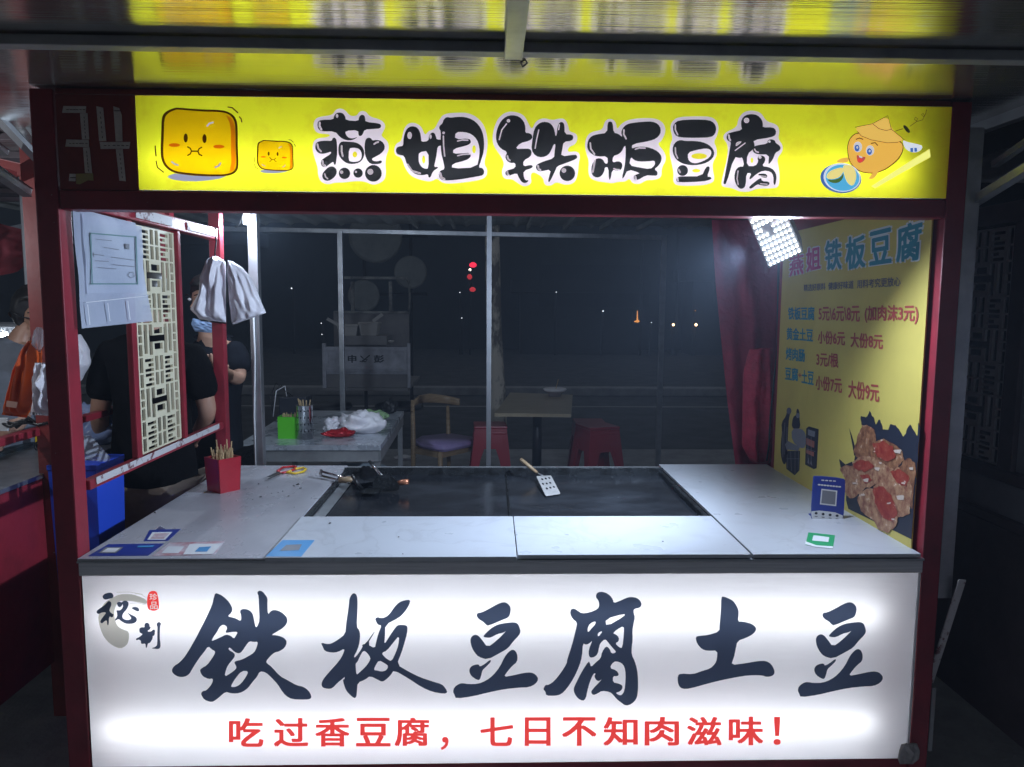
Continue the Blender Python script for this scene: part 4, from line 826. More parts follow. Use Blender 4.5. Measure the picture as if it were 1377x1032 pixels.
o = tube('cord', [PY(290, 306, 3.03), PY(291, 325, 3.03), PY(289, 340, 3.0), PY(290, 350, 2.99)], .003, M['black']); tag(o, 'thin dark cord holding the white carrier bags by the inner post', 'cord')
# red tarpaulin closing the back right corner
tag(pleat('red_tarpaulin', [(957,296),(962,380),(970,460),(978,540),(990,634)], [(1046,296),(1045,380),(1044,460),(1043,540),(1042,634)], 3.35, M['tarp'], amp=.014, freq=2.2, closed=0, ny=40, nx=50, seed=3, crumple=.25), 'dark red tarpaulin hanging in folds beside the poster behind the counter', 'tarpaulin')
tag(pleat('red_cloth_bundle', [(1008,470),(1000,500),(999,560),(998,600),(1008,618),(1018,626)], [(1040,468),(1042,500),(1041,560),(1040,600),(1039,618),(1036,627)], 3.2, mat('bright_red_cloth', (.55, .02, .07), .5, 0, (.42, .012, .05), 20, .8, 60), amp=.02, freq=2, closed=.05, seed=8), 'bright red textured cloth bundle hanging at the back corner of counter', 'cloth')
tag(tube('cord', [PY(1048, 440, 3.1), PY(1040, 520, 3.1), PY(1036, 560, 3.08), PY(1034, 600, 3.08), PY(1031, 620, 3.08)], .004, M['black']), 'dark cord running down beside the yellow poster', 'cord')
tag(pleat('torn_tape', [(1212,1001),(1209,1010),(1207,1020),(1210,1028)], [(1233,1000),(1237,1010),(1236,1020),(1228,1028)], 1.955, mat('grey_tape', (.42, .40, .40), .6, 0, (.34, .32, .32), 12, .5, 40), amp=.006, freq=2, closed=.006, seed=4), 'crumpled grey tape at lower right corner of the white sign', 'tape')
tag(bar('leaning_strip', PX(1294, 780, 1.30), PX(1250, 918, 1.27), .02, .004, M['tape_white'], None, 0), 'narrow worn white strip leaning beside the right red post', 'strip')
tag(bar('hanging_strap', PX(1256, 925, 1.27), PX(1250, 1010, 1.26), .012, .003, M['steel_dark'], None, 0), 'dark strap with pale patch hanging low beside right red post', 'strap')

# ================================================================== things on the counter
def onz(z): return lambda x, y: PZ(x, y, z)
def solid(name, px, P, dirv, m, parent=None, bev=0):
    """plate: outline in photo pixels on a real plane, given real thickness along dirv"""
    vs = [P(x, y) for x, y in px]; n = len(vs); d = Vector(dirv)
    bm = bmesh.new(); A = [bm.verts.new(v) for v in vs]; B = [bm.verts.new(v+d) for v in vs]
    bm.faces.new(A); bm.faces.new(B[::-1])
    for i in range(n): bm.faces.new((A[i], A[(i+1) % n], B[(i+1) % n], B[i]))
    return bmobj(name, bm, m, parent)
z0 = ZT+.002; z1 = ZT+.008
def sticker(label, px, z, m, extra=()):
    c = PZ(px[0][0], px[0][1], z); T = thing('pay_sticker', label, 'sticker', c)
    solid('backing', px, onz(z+.0006), (0, 0, -.0005), M[m], T)
    for i, (nm, q, mm) in enumerate(extra): flat(nm, [[q]], onz(z+.0011+.0005*i), M[mm], T)
sticker('dark blue sticker with pale square at the front left counter corner', [(146,732),(221,731),(199,747.5),(118,748)], z0, 'navy_print', [('pale_square', [(142,736),(166,736),(156,744),(132,744)], 'grey_print'), ('pale_square', [(145,737.2),(162,737.2),(154,742.8),(136,742.8)], 'paper'), ('white_mark', [(186,734),(208,733.5),(205,736),(184,736.4)], 'lblue_print')])
sticker('faded red and white sticker beside the dark blue one on counter', [(228,730),(302,728),(289,746),(205,748)], z0, 'red_print', [('pale_square', [(226,735),(248,735),(240,744),(217,744)], 'paper'), ('worn_patch', [(255,732),(299,731),(286,745),(246,746)], 'paper'), ('blue_trace', [(268,736),(284,735),(278,742),(262,742)], 'lblue_print')])
sticker('small blue sticker with lifted torn corner behind the other stickers', [(201,713),(243,711.5),(226,727.5),(193,728)], z0, 'navy_print', [('pale_frame', [(205,716),(232,715.5),(222,726),(198,726)], 'paper'), ('pale_square', [(208,717.5),(228,717),(220,724.5),(202,724.5)], 'red_print')])
tag(solid('torn_flap', [(209,713),(215,707.5),(224,712)], lambda x, y: PY(x, y, PZ(212, 713, z0).y), (0, .0006, 0), M['paper']), 'white torn paper corner sticking up from small blue sticker', 'paper')
sticker('light blue sticker with small dark patch on the front counter slab', [(380,726.5),(423,726.5),(405,748.5),(357,748.5)], z1, 'lblue_print', [('dark_patch', [(385,733),(406,732),(402,740),(376,741)], 'grey_print')])
sticker('green and white card lying in front of the blue stand', [(1087,716),(1123,720),(1120,738),(1083,733)], z1, 'green_print', [('white_label', [(1094,720),(1115,722.5),(1114,729),(1092,727)], 'paper'), ('white_curve', [(1083,728),(1098,733.5),(1120,735),(1120,738),(1096,735.5),(1083,732)], 'paper')])
# payment stand
yb = PZ(1112, 698, z1).y
T = thing('payment_stand', 'upright blue plastic payment stand with blank white square near the poster', 'stand', PZ(1112, 699, z1))
Pq = lambda k=0: (lambda x, y: PY(x, y, yb-.0004*k))
solid('board', chaikin([(1096,640),(1135,643.5),(1137,648),(1134,704),(1130,707),(1093,700),(1091,695),(1094,643)], 1), Pq(), (0, .006, 0), M['navy_print'], T)
flat('white_band', [[chaikin([(1091.2,685.5),(1133.6,690.5),(1133,703),(1129,706),(1093,699),(1091,695)], 1)]], Pq(1), M['paper'], T)
flat('white_square', [[[(1104.5,657.5),(1126,660),(1124.5,681),(1102.5,678.5)]]], Pq(1), M['paper'], T)
flat('grey_square', [[[(1106,659.5),(1124,661.6),(1122.8,679),(1104.4,676.8)]]], Pq(2), M['grey_print'], T)
flat('lettering', [[stroke([(1105+i*5.2, 646+i*.35), (1108+i*5.2, 646.2+i*.35)], 1.6)] for i in range(4)] + [[stroke([(1100.5+i*3.9, 652+i*.4), (1102.9+i*3.9, 652.2+i*.4)], 2.0)] for i in range(8)], Pq(1), M['pwhite'], T)
flat('icons', [[ell(1097.5+i*9.4, 690.5+i*1.1, 2.1, 1.7, 8)] for i in range(4)] + [[stroke([(1095.8+i*9.4, 694.5+i*1.1), (1099.2+i*9.4, 694.9+i*1.1)], .8)] for i in range(4)], Pq(2), M['pnavy'], T)
box('foot', (T.location.x-.035, yb+.004, z1), (T.location.x+.035, yb+.05, z1+.004), M['navy_print'], T, .001)
# box of sticks
c = PZ(297, 662, z0)
T = thing('stick_box', 'square red plastic box full of bamboo sticks on left counter', 'stick holder', c)
w = .046; h = .125; a = math.radians(52)
def rotp(x, y, z): return (c.x+x*math.cos(a)-y*math.sin(a), c.y+.03+x*math.sin(a)+y*math.cos(a), z0+z)
ww = w*.92
for (x0, y0, x1, y1) in ((-w, -w, w, -w+.003), (-w, w-.003, w, w), (-w, -w, -w+.003, w), (w-.003, -w, w, w)):
    k = .88
    vs = [rotp(x*kk, y*kk, z) for z, kk in ((0, k), (h, 1)) for x, y in ((x0, y0), (x1, y0), (x1, y1), (x0, y1))]
    obj('wall', vs, [(0, 3, 2, 1), (4, 5, 6, 7), (0, 1, 5, 4), (1, 2, 6, 5), (2, 3, 7, 6), (3, 0, 4, 7)], M['red_plastic'], T)
obj('bottom', [rotp(x, y, .004) for x, y in ((-.04, -.04), (.04, -.04), (.04, .04), (-.04, .04))], [(0, 1, 2, 3)], M['red_plastic'], T)
for k in range(64):
    x, y = random.uniform(-.038, .038), random.uniform(-.038, .038)
    p = Vector(rotp(x*.6, y*.6, .01)); q = Vector(rotp(x, y, .138+random.random()*.022+(.03 if k % 13 == 0 else 0)))
    bar('stick', p, q, .0036, .0026, M['stick'], T, 0)
# scissors
T = thing('scissors', 'open scissors with red and yellow handles lying on the left counter', 'scissors', PZ(380, 636, z0))
zs = onz(z0+.006)
def ringt(name, px, m, r=.0045):
    pts = [PZ(x, y, z0+.006) for x, y in px]; pts.append(pts[0]); pts.append(pts[1]); return tube(name, pts, r, m, T, 8)
ringt('red_handle', [(373,634),(380,629),(392,627.5),(398,628),(396,631.5),(386,635),(378,636.5)], M['red_scissor'])
ringt('yellow_handle', [(386,635.5),(396,631),(408,629),(411.5,631),(408,634.5),(397,637)], M['yellow_plastic'])
solid('blade', [(378,634.5),(381,636),(363,644.5),(359,644.8)], onz(z0+.006), (0, 0, -.002), M['chrome'], T)
solid('blade', [(374,634),(379,635.5),(362,641.5),(358,641.6)], onz(z0+.009), (0, 0, -.002), M['chrome'], T)
# crumbs
vs, fs = [], []
for (x, y, r) in [(400,652,2.6),(396,653.5,1.5),(405,656.5,1.6),(382,660.5,1.3),(352,669,1.8),(340,672.5,1.2),(387,667.5,1.5),(395,682,1),(318,674,1.4),(349,651.5,1.6),(375,662,1.2),(366,664,1),(210,690,1.6),(442,704,1.6),(300,687,1),(536,722,1.2),(541,745,1.2),(893,728,1.4),(695,720,.9),(330,658,1),(424,640,1.2),(360,655,.9),(388,640,1)]:
    for _ in range(1 if r < 1.5 else 2):
        zz = z0 if x < 420 and not (x > 415) else z1
        if 430 < x < 900 and y > 700: zz = z1
        c = PZ(x+random.uniform(-2, 2), y+random.uniform(-.5, .5), zz+.001); s = r*.0022; b = len(vs)
        vs += [c+Vector((s*random.uniform(.6, 1.5), 0, 0)), c+Vector((0, s*random.uniform(.6, 1.4), 0)), c-Vector((s*random.uniform(.6, 1.5), 0, 0)), c-Vector((0, s*random.uniform(.6, 1.4), 0)), c+Vector((0, 0, s*.8))]
        fs += [(b, b+1, b+4), (b+1, b+2, b+4), (b+2, b+3, b+4), (b+3, b, b+4)]
for k in range(200):
    x, y = random.choice([(480, 690), (560, 692), (740, 680), (775, 686), (640, 690), (520, 665), (470, 680)]); x += random.gauss(0, 22); y = min(696, y+random.gauss(0, 5))
    c = PZ(x, y, .851); s = .0012+random.random()*.0016; b = len(vs)
    vs += [c+Vector((s, 0, 0)), c+Vector((0, s, 0)), c-Vector((s, 0, 0)), c-Vector((0, s, 0)), c+Vector((0, 0, s))]
    fs += [(b, b+1, b+4), (b+1, b+2, b+4), (b+2, b+3, b+4), (b+3, b, b+4)]
tag(obj('crumbs', vs, fs, [M['char']]), kind='stuff', label='dark charred crumbs scattered over counter slabs and griddle')
# slotted spatula
T = thing('slotted_spatula', 'steel slotted spatula with wooden handle standing on the right griddle', 'spatula', PZ(738, 668, .852))
ZG = .852
A_, B_, C_, D_ = PZ(734, 668, ZG), PZ(754, 665, ZG), PY(741, 640, PZ(741, 645, ZG).y-.02), PY(721, 641, PZ(721, 645, ZG).y-.02)
def bl(u, v): return D_*(1-u)*(1-v)+C_*u*(1-v)+B_*u*v+A_*(1-u)*v
nrm = (C_-D_).cross(A_-D_).normalized()*.0015
if nrm.dot(EYE-A_) < 0: nrm = -nrm
holes = [(.3, .18), (.55, .16), (.8, .14), (.2, .42), (.45, .42), (.7, .40), (.3, .66), (.55, .64), (.8, .62)]
loops = [[(.03, 0), (.97, 0), (1, .05), (1, .95), (.95, 1), (.05, 1), (0, .95), (0, .05)]] + [[(u+.075*math.cos(k), v+.055*math.sin(k)) for k in [i*math.pi/3 for i in range(6)]] for u, v in holes]
vs = []; L3 = []
for lp in loops: L3.append([Vector((u, -v, 0)) for u, v in lp]); vs += [bl(u, v)+nrm for u, v in lp]
obj('blade', vs, [tuple(t) for t in tessellate_polygon(L3)], M['tool'], T)
hp = bl(.5, 0)
tube('neck', [hp, PY(722, 636, hp.y+.02)], .004, M['chrome'], T)
tube('handle', [PY(722, 636, hp.y+.02), PY(710, 626, hp.y+.035), PY(700, 618, hp.y+.05)], [.006, .0085, .008], M['wood'], T)
# pile of tools at the left griddle end
T = thing('tongs', 'steel tongs resting over left back corner of the griddle', 'tongs', PZ(470, 650, .87))
tube('arm', [PZ(432, 634, z0+.03), PZ(457, 641, z0+.022), PZ(482, 649, z0+.01)], .0045, M['chrome'], T, 8)
tube('arm', [PZ(432, 640, z0+.01), PZ(456, 646, z0+.01), PZ(470, 650, z0+.005)], .0045, M['chrome'], T, 8)
tube('hinge', [PZ(432, 633, z0+.03), PZ(431, 637, z0+.022), PZ(432, 641, z0+.01)], .006, M['chrome'], T, 8)
T = thing('knife', 'old knife with brown wooden handle lying behind the tongs', 'knife', PZ(470, 645, .88))
tube('handle', [PZ(456, 646, z0+.014), PZ(468, 645.5, z0+.016), PZ(477, 645, z0+.016)], [.011, .013, .010], M['wood'], T)
solid('blade', [(476,641),(500,637),(512,640),(508,648),(480,650)], onz(z0+.014), (0, 0, -.002), M['black_steel'], T)
T = thing('round_scraper', 'half round dark scraper blade with copper handle on left griddle', 'scraper', PZ(520, 660, .852))
ys = PZ(520, 661, ZG).y
solid('blade', chaikin([(501,661),(501,648),(508,640),(520,638.5),(530,643),(537,652),(537,660),(515,661.5)], 1), lambda x, y: PY(x, y, ys), (0, .004, 0), M['iron_rim'], T)
tube('handle', [PY(534, 650, ys+.01), PY(541, 649, ys+.005), PY(549, 648, ys)], [.007, .011, .010], M['copper'], T)
tube('upright_handle', [PY(513, 640, ys+.02), PY(505, 630, ys+.06), PY(497, 621, ys+.10)], .0065, M['chrome'], T)
T = thing('dark_spatula', 'low dark spatula blade with small holes lying before the scraper', 'spatula', PZ(495, 660, .852))
solid('blade', chaikin([(482,660),(500,655),(512,656),(508,664),(486,663.5)], 1), onz(ZG+.01), (0, 0, -.003), M['iron_rim'], T)
tube('handle', [PZ(486, 657, ZG+.012), PZ(480, 650, ZG+.05), PZ(474, 640, ZG+.07)], .007, M['black'], T)
T = thing('greasy_rag', 'dark greasy rag heaped at the back left of griddle', 'rag', PZ(495, 645, .86))
bm = bmesh.new(); bmesh.ops.create_icosphere(bm, subdivisions=4, radius=1)
cc = PZ(494, 647, ZG)
for v in bm.verts:
    n = 1+.35*noise.noise(v.co*2.3)+.15*noise.noise(v.co*6)
    v.co = Vector((cc.x+v.co.x*.062*n, cc.y+v.co.y*.07*n, ZG+max(0, v.co.z)*.052*n))
bmobj('heap', bm, M['tee'], T, True)

# ================================================================== dining area behind the stall
CORR = mat('corrugated_roof', (.40, .41, .38), .5, .2, (.26, .27, .25), 4)
T = thing('rear_roof', 'dark corrugated lean-to roof behind the stall on thin steel poles', 'roof', (.0, 4.6, 2.2))
vs, fs = [], []; n = 150
zb = PY(600, 309, 6.0).z
for i in range(n+1):
    x = -3.2+i*(5.0/n); zz = .014*max(0, math.cos(i*2*math.pi/6))**3
    for y, zr in ((2.6, 2.17), (6.08, zb+.05)): vs.append((x, y, zr-zz*1.5))
for i in range(n): fs.append((2*i, 2*i+2, 2*i+3, 2*i+1))
obj('corrugated_sheet', vs, fs, CORR, T)
bar('edge_beam', PY(200, 306, 6.0), PY(896, 320, 6.0), .03, .035, M['alu'], T)
for px, y0_, Yp, r in ((457, 311, 5.95, .019), (893, 320, 5.95, .019), (658, 288, 4.35, .014)):
    p = PY(px, y0_, Yp); bar('pole', (p.x, p.y, GZ), (p.x, p.y, p.z), r*2, r*2, M['alu'], T, .002)
p = PY(340, 285, 3.35); bar('pole', (p.x, p.y, GZ), (p.x, p.y, 2.12), .042, .042, M['alu'], T, .003)
for k in range(7): p = PY(560+k*50, 308, 5.9); bar('rafter', (p.x, 3.0, 2.14), (p.x, 6.0, zb+.02), .02, .03, CORR, T, 0)
T = thing('pole_lamp', 'small lit white lamp clipped near the top of the silver pole', 'lamp', PY(331, 292, 3.3))
solid('case', [(325,281),(336,282),(334,303),(327,302)], lambda x, y: PY(x, y, 3.32), (0, .02, 0), mat('lit_lamp_cover', (.8, .82, .85), .4, emit=(.85, .93, 1), estr=1.1), T)
for q_ in (PY(316, 303, 3.12), PY(352, 299, 3.62)):
    ld = bpy.data.lights.new('pole_lamp_light', 'POINT'); ld.energy = 9.5; ld.color = (.68, .82, 1.0); ld.shadow_soft_size = .02
    lo = link(bpy.data.objects.new('pole_lamp_light', ld), T); lo.location = q_-parent_world(T)
tube('wire', [PY(327, 284, 3.3), PY(325, 294, 3.3), PY(322, 302, 3.3), PY(317, 306, 3.3)], .002, M['black'], T, 6)
tag(tube('pole_tape', [PY(341, 425, 3.32), PY(343, 480, 3.32), PY(342, 560, 3.32), PY(344, 640, 3.32)], .004, M['paper']), 'pale twisted cord hanging down along the silver pole', 'cord')
# left steel table
def P75(x, y, z=.75): return PZ(x, y, z)
def table(label, near, far, z, topm, legm, th=.03, name='dining_table'):
    a, b = P75(*near[0], z), P75(*near[1], z); c, d = P75(*far[1], z), P75(*far[0], z)
    T = thing(name, label, 'table', ((a+c)/2).xy.to_3d()+Vector((0, 0, GZ)))
    bm = bmesh.new(); t = [bm.verts.new(v) for v in (a, b, c, d)]; u = [bm.verts.new(v-Vector((0, 0, th))) for v in (a, b, c, d)]
    bm.faces.new(t); bm.faces.new(u[::-1])
    for i in range(4): bm.faces.new((t[i], u[i], u[(i+1) % 4], t[(i+1) % 4]))
    bmobj('table_top', bm, topm, T)
    return T, (a, b, c, d)
M['table_steel'] = mat('blotchy_steel_top', (.42, .46, .52), .30, .4, (.72, .76, .82), 7, .2, 26, rvar=.24, detail=9)  # paler blotches in the colour stand in for reflections on the steel
T, (a, b, c, d) = table('steel topped folding table with sticks and plastic bags on it', ((318, 599), (512, 599)), ((392, 552), (543, 553)), .75, M['table_steel'], M['steel_dark'])
for p in (a, b, c, d): q = p*.94+(a+c)/2*.06; bar('leg', (q.x, q.y, GZ), (q.x, q.y, .72), .035, .035, M['steel_dark'], T)
for p, q in ((a, b), (b, c), (d, c), (a, d)):
    o_ = Vector((0, 0, -.065)); bar('apron', p*.97+(a+c)/2*.03+o_, q*.97+(a+c)/2*.03+o_, .02, .06, M['steel_dark'], T)
bar('stretcher', (a.x+.05, a.y+.03, .45), (b.x-.05, b.y+.03, .45), .02, .02, M['steel_dark'], T)
T = thing('green_stick_box', 'bright green plastic box of short sticks on the steel table', 'stick holder', P75(385, 588))
y_ = P75(386, 590).y
cx_, cy_ = P75(387, 590).x, y_+.05; sc = (P75(399, 590)-P75(374, 590)).length/2
for i, (s0, s1) in enumerate((((-1, -1), (1, -1)), ((1, -1), (1, 1)), ((1, 1), (-1, 1)), ((-1, 1), (-1, -1)))):
    bar('wall', (cx_+s0[0]*sc, cy_+s0[1]*sc, .815), (cx_+s1[0]*sc, cy_+s1[1]*sc, .815), .004, .13, M['green_plastic'], T, .001)
for k in range(22): x, y = random.uniform(-.8, .8)*sc, random.uniform(-.8, .8)*sc; bar('stick', (cx_+x*.8, cy_+y*.8, .755), (cx_+x, cy_+y, .885+random.random()*.012), .005, .004, M['stick'], T, 0)
T = thing('steel_canister', 'perforated steel cylinder holding chopsticks beside the green box', 'canister', P75(408, 591))
c = P75(407.5, 592); R_ = .049
lathe('cylinder', (c.x, c.y+.05, .75), [(R_, 0), (R_, .20), (R_+.002, .202), (R_-.003, .203), (R_-.004, .02)], M['chrome'], T)
vs = []
for zz in (.05, .09, .13, .17):
    for k in range(14):
        a = 2*math.pi*k/14; p = Vector((c.x+math.cos(a)*(R_+.0008), c.y+.05+math.sin(a)*(R_+.0008), .75+zz)); t_ = Vector((-math.sin(a), math.cos(a), 0))*.003
        vs.append([p-t_-Vector((0, 0, .004)), p+t_-Vector((0, 0, .004)), p+t_+Vector((0, 0, .004)), p-t_+Vector((0, 0, .004))])
obj('punched_holes', [v for q in vs for v in q], [(4*i, 4*i+1, 4*i+2, 4*i+3) for i in range(len(vs))], M['black_in'], T)
for k in range(8): a = random.random()*6.28; bar('chopstick', (c.x, c.y+.05, .76), (c.x+math.cos(a)*.035, c.y+.05+math.sin(a)*.035, .965+random.random()*.03), .005, .005, M['stick'], T, 0)
T = thing('black_box', 'black box with tangled cables behind the steel canister', 'box', P75(385, 560))
p = P75(395, 570); box('case', (p.x-.09, p.y-.02, .75), (p.x+.09, p.y+.14, .93), mat('dark_blue_box', (.015, .018, .028), .45), T, .006)
for k in range(3): tube('cable', [(p.x-.05+k*.02, p.y+.03, .93), (p.x-.06-k*.03, p.y+.03, 1.0+k*.01), (p.x-.11-k*.02, p.y, .97-k*.02), (p.x-.13, p.y-.02, .80)], .004, M['black' if k else 'steel'], T, 6)
def crumple(name, label, cat, px, sx, sy, sz, m, z=.75, seed=1, zoff=0, sub=4, rot=0):
    c = PZ(px[0], px[1], z); bm = bmesh.new(); bmesh.ops.create_icosphere(bm, subdivisions=sub, radius=1)
    for v in bm.verts:
        q = v.co.copy()
        n = 1+.42*noise.noise(q*1.7+Vector((seed, 0, 0)))+.22*abs(noise.noise(q*4+Vector((0, seed, 0))))+.10*abs(noise.noise(q*10))
        x, y = q.x*sx*n, q.y*sy*n
        v.co = Vector((c.x+x*math.cos(rot)-y*math.sin(rot), c.y+x*math.sin(rot)+y*math.cos(rot), z+max(0, (q.z*.5+.42))*sz*n+zoff))
    return tag(bmobj(name, bm, m, None, True), label, cat)
crumple('plastic_bag', 'small crumpled white plastic bag left of the red wrapper', 'plastic bag', (446, 581), .06, .05, .085, M['bag_white'], seed=3)
crumple('plastic_bag', 'large crumpled white plastic bag in the middle of steel table', 'plastic bag', (488, 582), .12, .085, .125, M['bag_white'], seed=7)
crumple('wrapper', 'shiny red foil wrapper lying before the white bags', 'wrapper', (456, 588), .085, .035, .05, M['red_wrap'], seed=11, rot=.3)
crumple('crumpled_tissue', 'crumpled pale green paper behind the large white bag', 'paper', (502, 566), .09, .05, .07, M['lime_paper'], seed=5)
crumple('plastic_scrap', 'small white plastic scrap lying on the dark ground by chair', 'litter', (545, 617), .09, .07, .03, M['bag_white'], z=GZ, seed=9)
crumple('black_bag', 'small dark bag at the far right corner of steel table', 'bag', (524, 556), .05, .05, .10, M['black'], seed=15)
# white basin under the table
p = PZ(478, 634, .47)
T = thing('white_basin', 'pale plastic basin showing between the steel table and the counter', 'basin', (p.x, p.y, .3))
lathe('bowl', (p.x, p.y, .30), [(.14, 0), (.21, .17), (.225, .175), (.22, .18), (.20, .172), (.13, .02)], mat('pale_basin', (.42, .50, .56), .35), T, 36)
lathe('stool_under_basin', (p.x, p.y, GZ), [(.14, 0), (.12, .198)], M['steel_dark'], T)
# chair
def chair():
    T = thing('dining_chair', 'pale bentwood chair with lilac vinyl seat beside the steel table', 'chair', PZ(600, 640, GZ).xy.to_3d()+Vector((0, 0, GZ)))
    zs = .47
    fl, fr, br, bl_ = PZ(558, 593, zs), PZ(597, 603, zs), PZ(643, 591, zs), PZ(606, 582, zs)
    pts = [(557,591),(566,586),(604,582),(641,588),(644,592),(600,600.5),(592,600.5),(566,596)]
    bm = bmesh.new(); A = [bm.verts.new(PZ(x, y, zs)) for x, y in pts]; r = bmesh.ops.extrude_face_region(bm, geom=[bm.faces.new(A)])
    for v in r['geom']:
        if isinstance(v, bmesh.types.BMVert): v.co.z -= .045
    bmesh.ops.bevel(bm, geom=list(bm.edges), offset=.012, segments=3, affect='EDGES')
    bmobj('seat', bm, M['lilac'], T, True)
    zl = zs-.045
    P1, P2, P3, P4 = PZ(557, 594, zs), PZ(592, 600, zs), PZ(640, 590, zs), PZ(603, 584, zs)
    for p, q in ((P1, P2), (P2, P3), (P3, P4), (P4, P1)): bar('seat_rail', p-Vector((0, 0, .07)), q-Vector((0, 0, .07)), .02, .045, M['wood'], T)
    # back posts stand at the left and far side, the curved rail joins them
    top1 = Vector((P1.x-.01, P1.y, .80)); top4 = PY(602, 546, P4.y+.04)
    tube('leg', [(P1.x-.012, P1.y, GZ), (P1.x-.008, P1.y, .42), top1], [.017, .021, .015], M['wood'], T)
    tube('leg', [(P4.x, P4.y+.03, GZ), (P4.x, P4.y+.02, .42), top4], [.016, .02, .014], M['wood'], T)
    tube('leg', [(P2.x, P2.y, GZ), (P2.x, P2.y, .42)], [.015, .021], M['wood'], T)
    tube('leg', [(P3.x, P3.y, GZ), (P3.x, P3.y, .42)], [.015, .021], M['wood'], T)
    # curved back rail
    rp = [PY(554, 553, P1.y-.03), PY(556, 543, P1.y), PY(564, 537, P1.y+.12), PY(578, 535.5, P1.y+.25), PY(596, 537, P4.y), PY(608, 539, P4.y), PY(617.5, 541, P4.y-.06)]
    hs = [.018, .045, .062, .075, .07, .065, .055]
    bm = bmesh.new(); prev = None
    for i, p in enumerate(rp):
        d = (rp[min(i+1, 6)]-rp[max(i-1, 0)]).normalized(); s_ = d.cross(Vector((0, 0, 1))).normalized()*.011; u_ = Vector((0, 0, hs[i]/2))
        ring = [bm.verts.new(p+s_*a_+u_*b_) for a_, b_ in ((1, .8), (.5, 1), (-.5, 1), (-1, .8), (-1, -.8), (-.5, -1), (.5, -1), (1, -.8))]
        if prev:
            for k in range(8): bm.faces.new((prev[k], prev[(k+1) % 8], ring[(k+1) % 8], ring[k]))
        else: bm.faces.new(ring[::-1])
        prev = ring
    bm.faces.new(prev)
    bmobj('back_rail', bm, M['wood'], T, True)
chair()
T, (a, b, c, d) = table('square pale wood dining table with a bowl on it', ((665, 556), (768, 557)), ((686, 528), (770, 531)), .75, M['wood_top'], M['black'], .025)
mid = (a+c)/2
tube('pedestal', [(mid.x, mid.y, GZ+.03), (mid.x, mid.y, .72)], .04, M['black'], T); box('base', (mid.x-.2, mid.y-.2, GZ), (mid.x+.2, mid.y+.2, GZ+.03), M['black'], T, .01)
c = PZ(746, 533, .75)
T = thing('bowl', 'bowl wrapped in thin plastic with a stick on the wood table', 'bowl', (c.x, c.y, .75))
lathe('dish', (c.x, c.y, .75), [(.05, 0), (.085, .06), (.088, .062), (.08, .058), (.05, .012)], mat('pink_bowl', (.42, .36, .40), .4), T)
lathe('plastic_liner', (c.x, c.y, .75), [(.088, .045), (.105, .062), (.098, .07), (.08, .066)], M['bag_white'], T)
tube('stick', [(c.x, c.y, .78), (c.x+.03, c.y, .90)], .003, M['stick'], T, 6)
# plastic stools, stacked
def stool(z, first=None, label=None, x=0, y=0, rot=0):
    if first is None:
        T = thing('plastic_stool', label, 'stool', (0, 0, 0), 'red plastic stools in two stacks by the wood table')
        bm = bmesh.new(); bm_box(bm, (-.13, -.13, .44), (.13, .13, .462), .009); 
        bmobj('seat', bm, M['stool_red'], T)
        for s in range(4):
            a = s*math.pi/2; R_ = Matrix.Rotation(a, 4, 'Z')
            bm = bmesh.new(); t0, t1 = .125, .172
            P_ = [(-t0, -t0, .44), (t0, -t0, .44), (t1, -t1, 0), (t1-.05, -t1, 0), (.075, -.147, .24), (.045, -.138, .33), (-.045, -.138, .33), (-.075, -.147, .24), (-t1+.05, -t1, 0), (-t1, -t1, 0)]
            A = [bm.verts.new(R_ @ Vector(p)) for p in P_]; B = [bm.verts.new(R_ @ (Vector(p)+Vector((0, .006, 0)))) for p in P_]
            from mathutils.geometry import tessellate_polygon as tp
            for t in tp([[Vector((p[0], p[2], 0)) for p in P_]]):
                bm.faces.new([A[i] for i in t]); bm.faces.new([B[i] for i in t][::-1])
            for i in range(10): bm.faces.new((A[i], A[(i+1) % 10], B[(i+1) % 10], B[i]))
            bmobj('leg_panel', bm, M['stool_red'], T)
        return T
    T = first.copy(); COL.objects.link(T)
    for ch in list(first.children): k = ch.copy(); COL.objects.link(k); k.parent = T
    T['label'] = label
    return T
s0 = stool(0, None, 'red plastic stool, bottom of the left stack behind the lilac chair')
cA = PZ(659, 578, GZ+.46); cB = PZ(803, 582, GZ+.46)
s0.location = (cA.x, cA.y, GZ)
for k, l in ((1, 'red plastic stool on top of the left stack behind the lilac chair'),):
    t = stool(0, s0, l); t.location = (cA.x, cA.y, GZ+.045*k); t.rotation_euler = (0, 0, .05)
for k, l in ((0, 'red plastic stool, bottom of right stack beside the wood table'), (1, 'red plastic stool in the middle of right stack beside wood table'), (2, 'red plastic stool topping the right stack beside the wood table')):
    t = stool(0, s0, l); t.location = (cB.x, cB.y, GZ+.045*k-.03*(k > 0)); t.rotation_euler = (0, 0, .35)
t = stool(0, s0, 'single red plastic stool behind the right stack, seat tilted away'); t['label'] = 'single red plastic stool standing behind the right stack'; q = PZ(800, 566, GZ+.46); t.location = (q.x-.05, q.y, GZ)

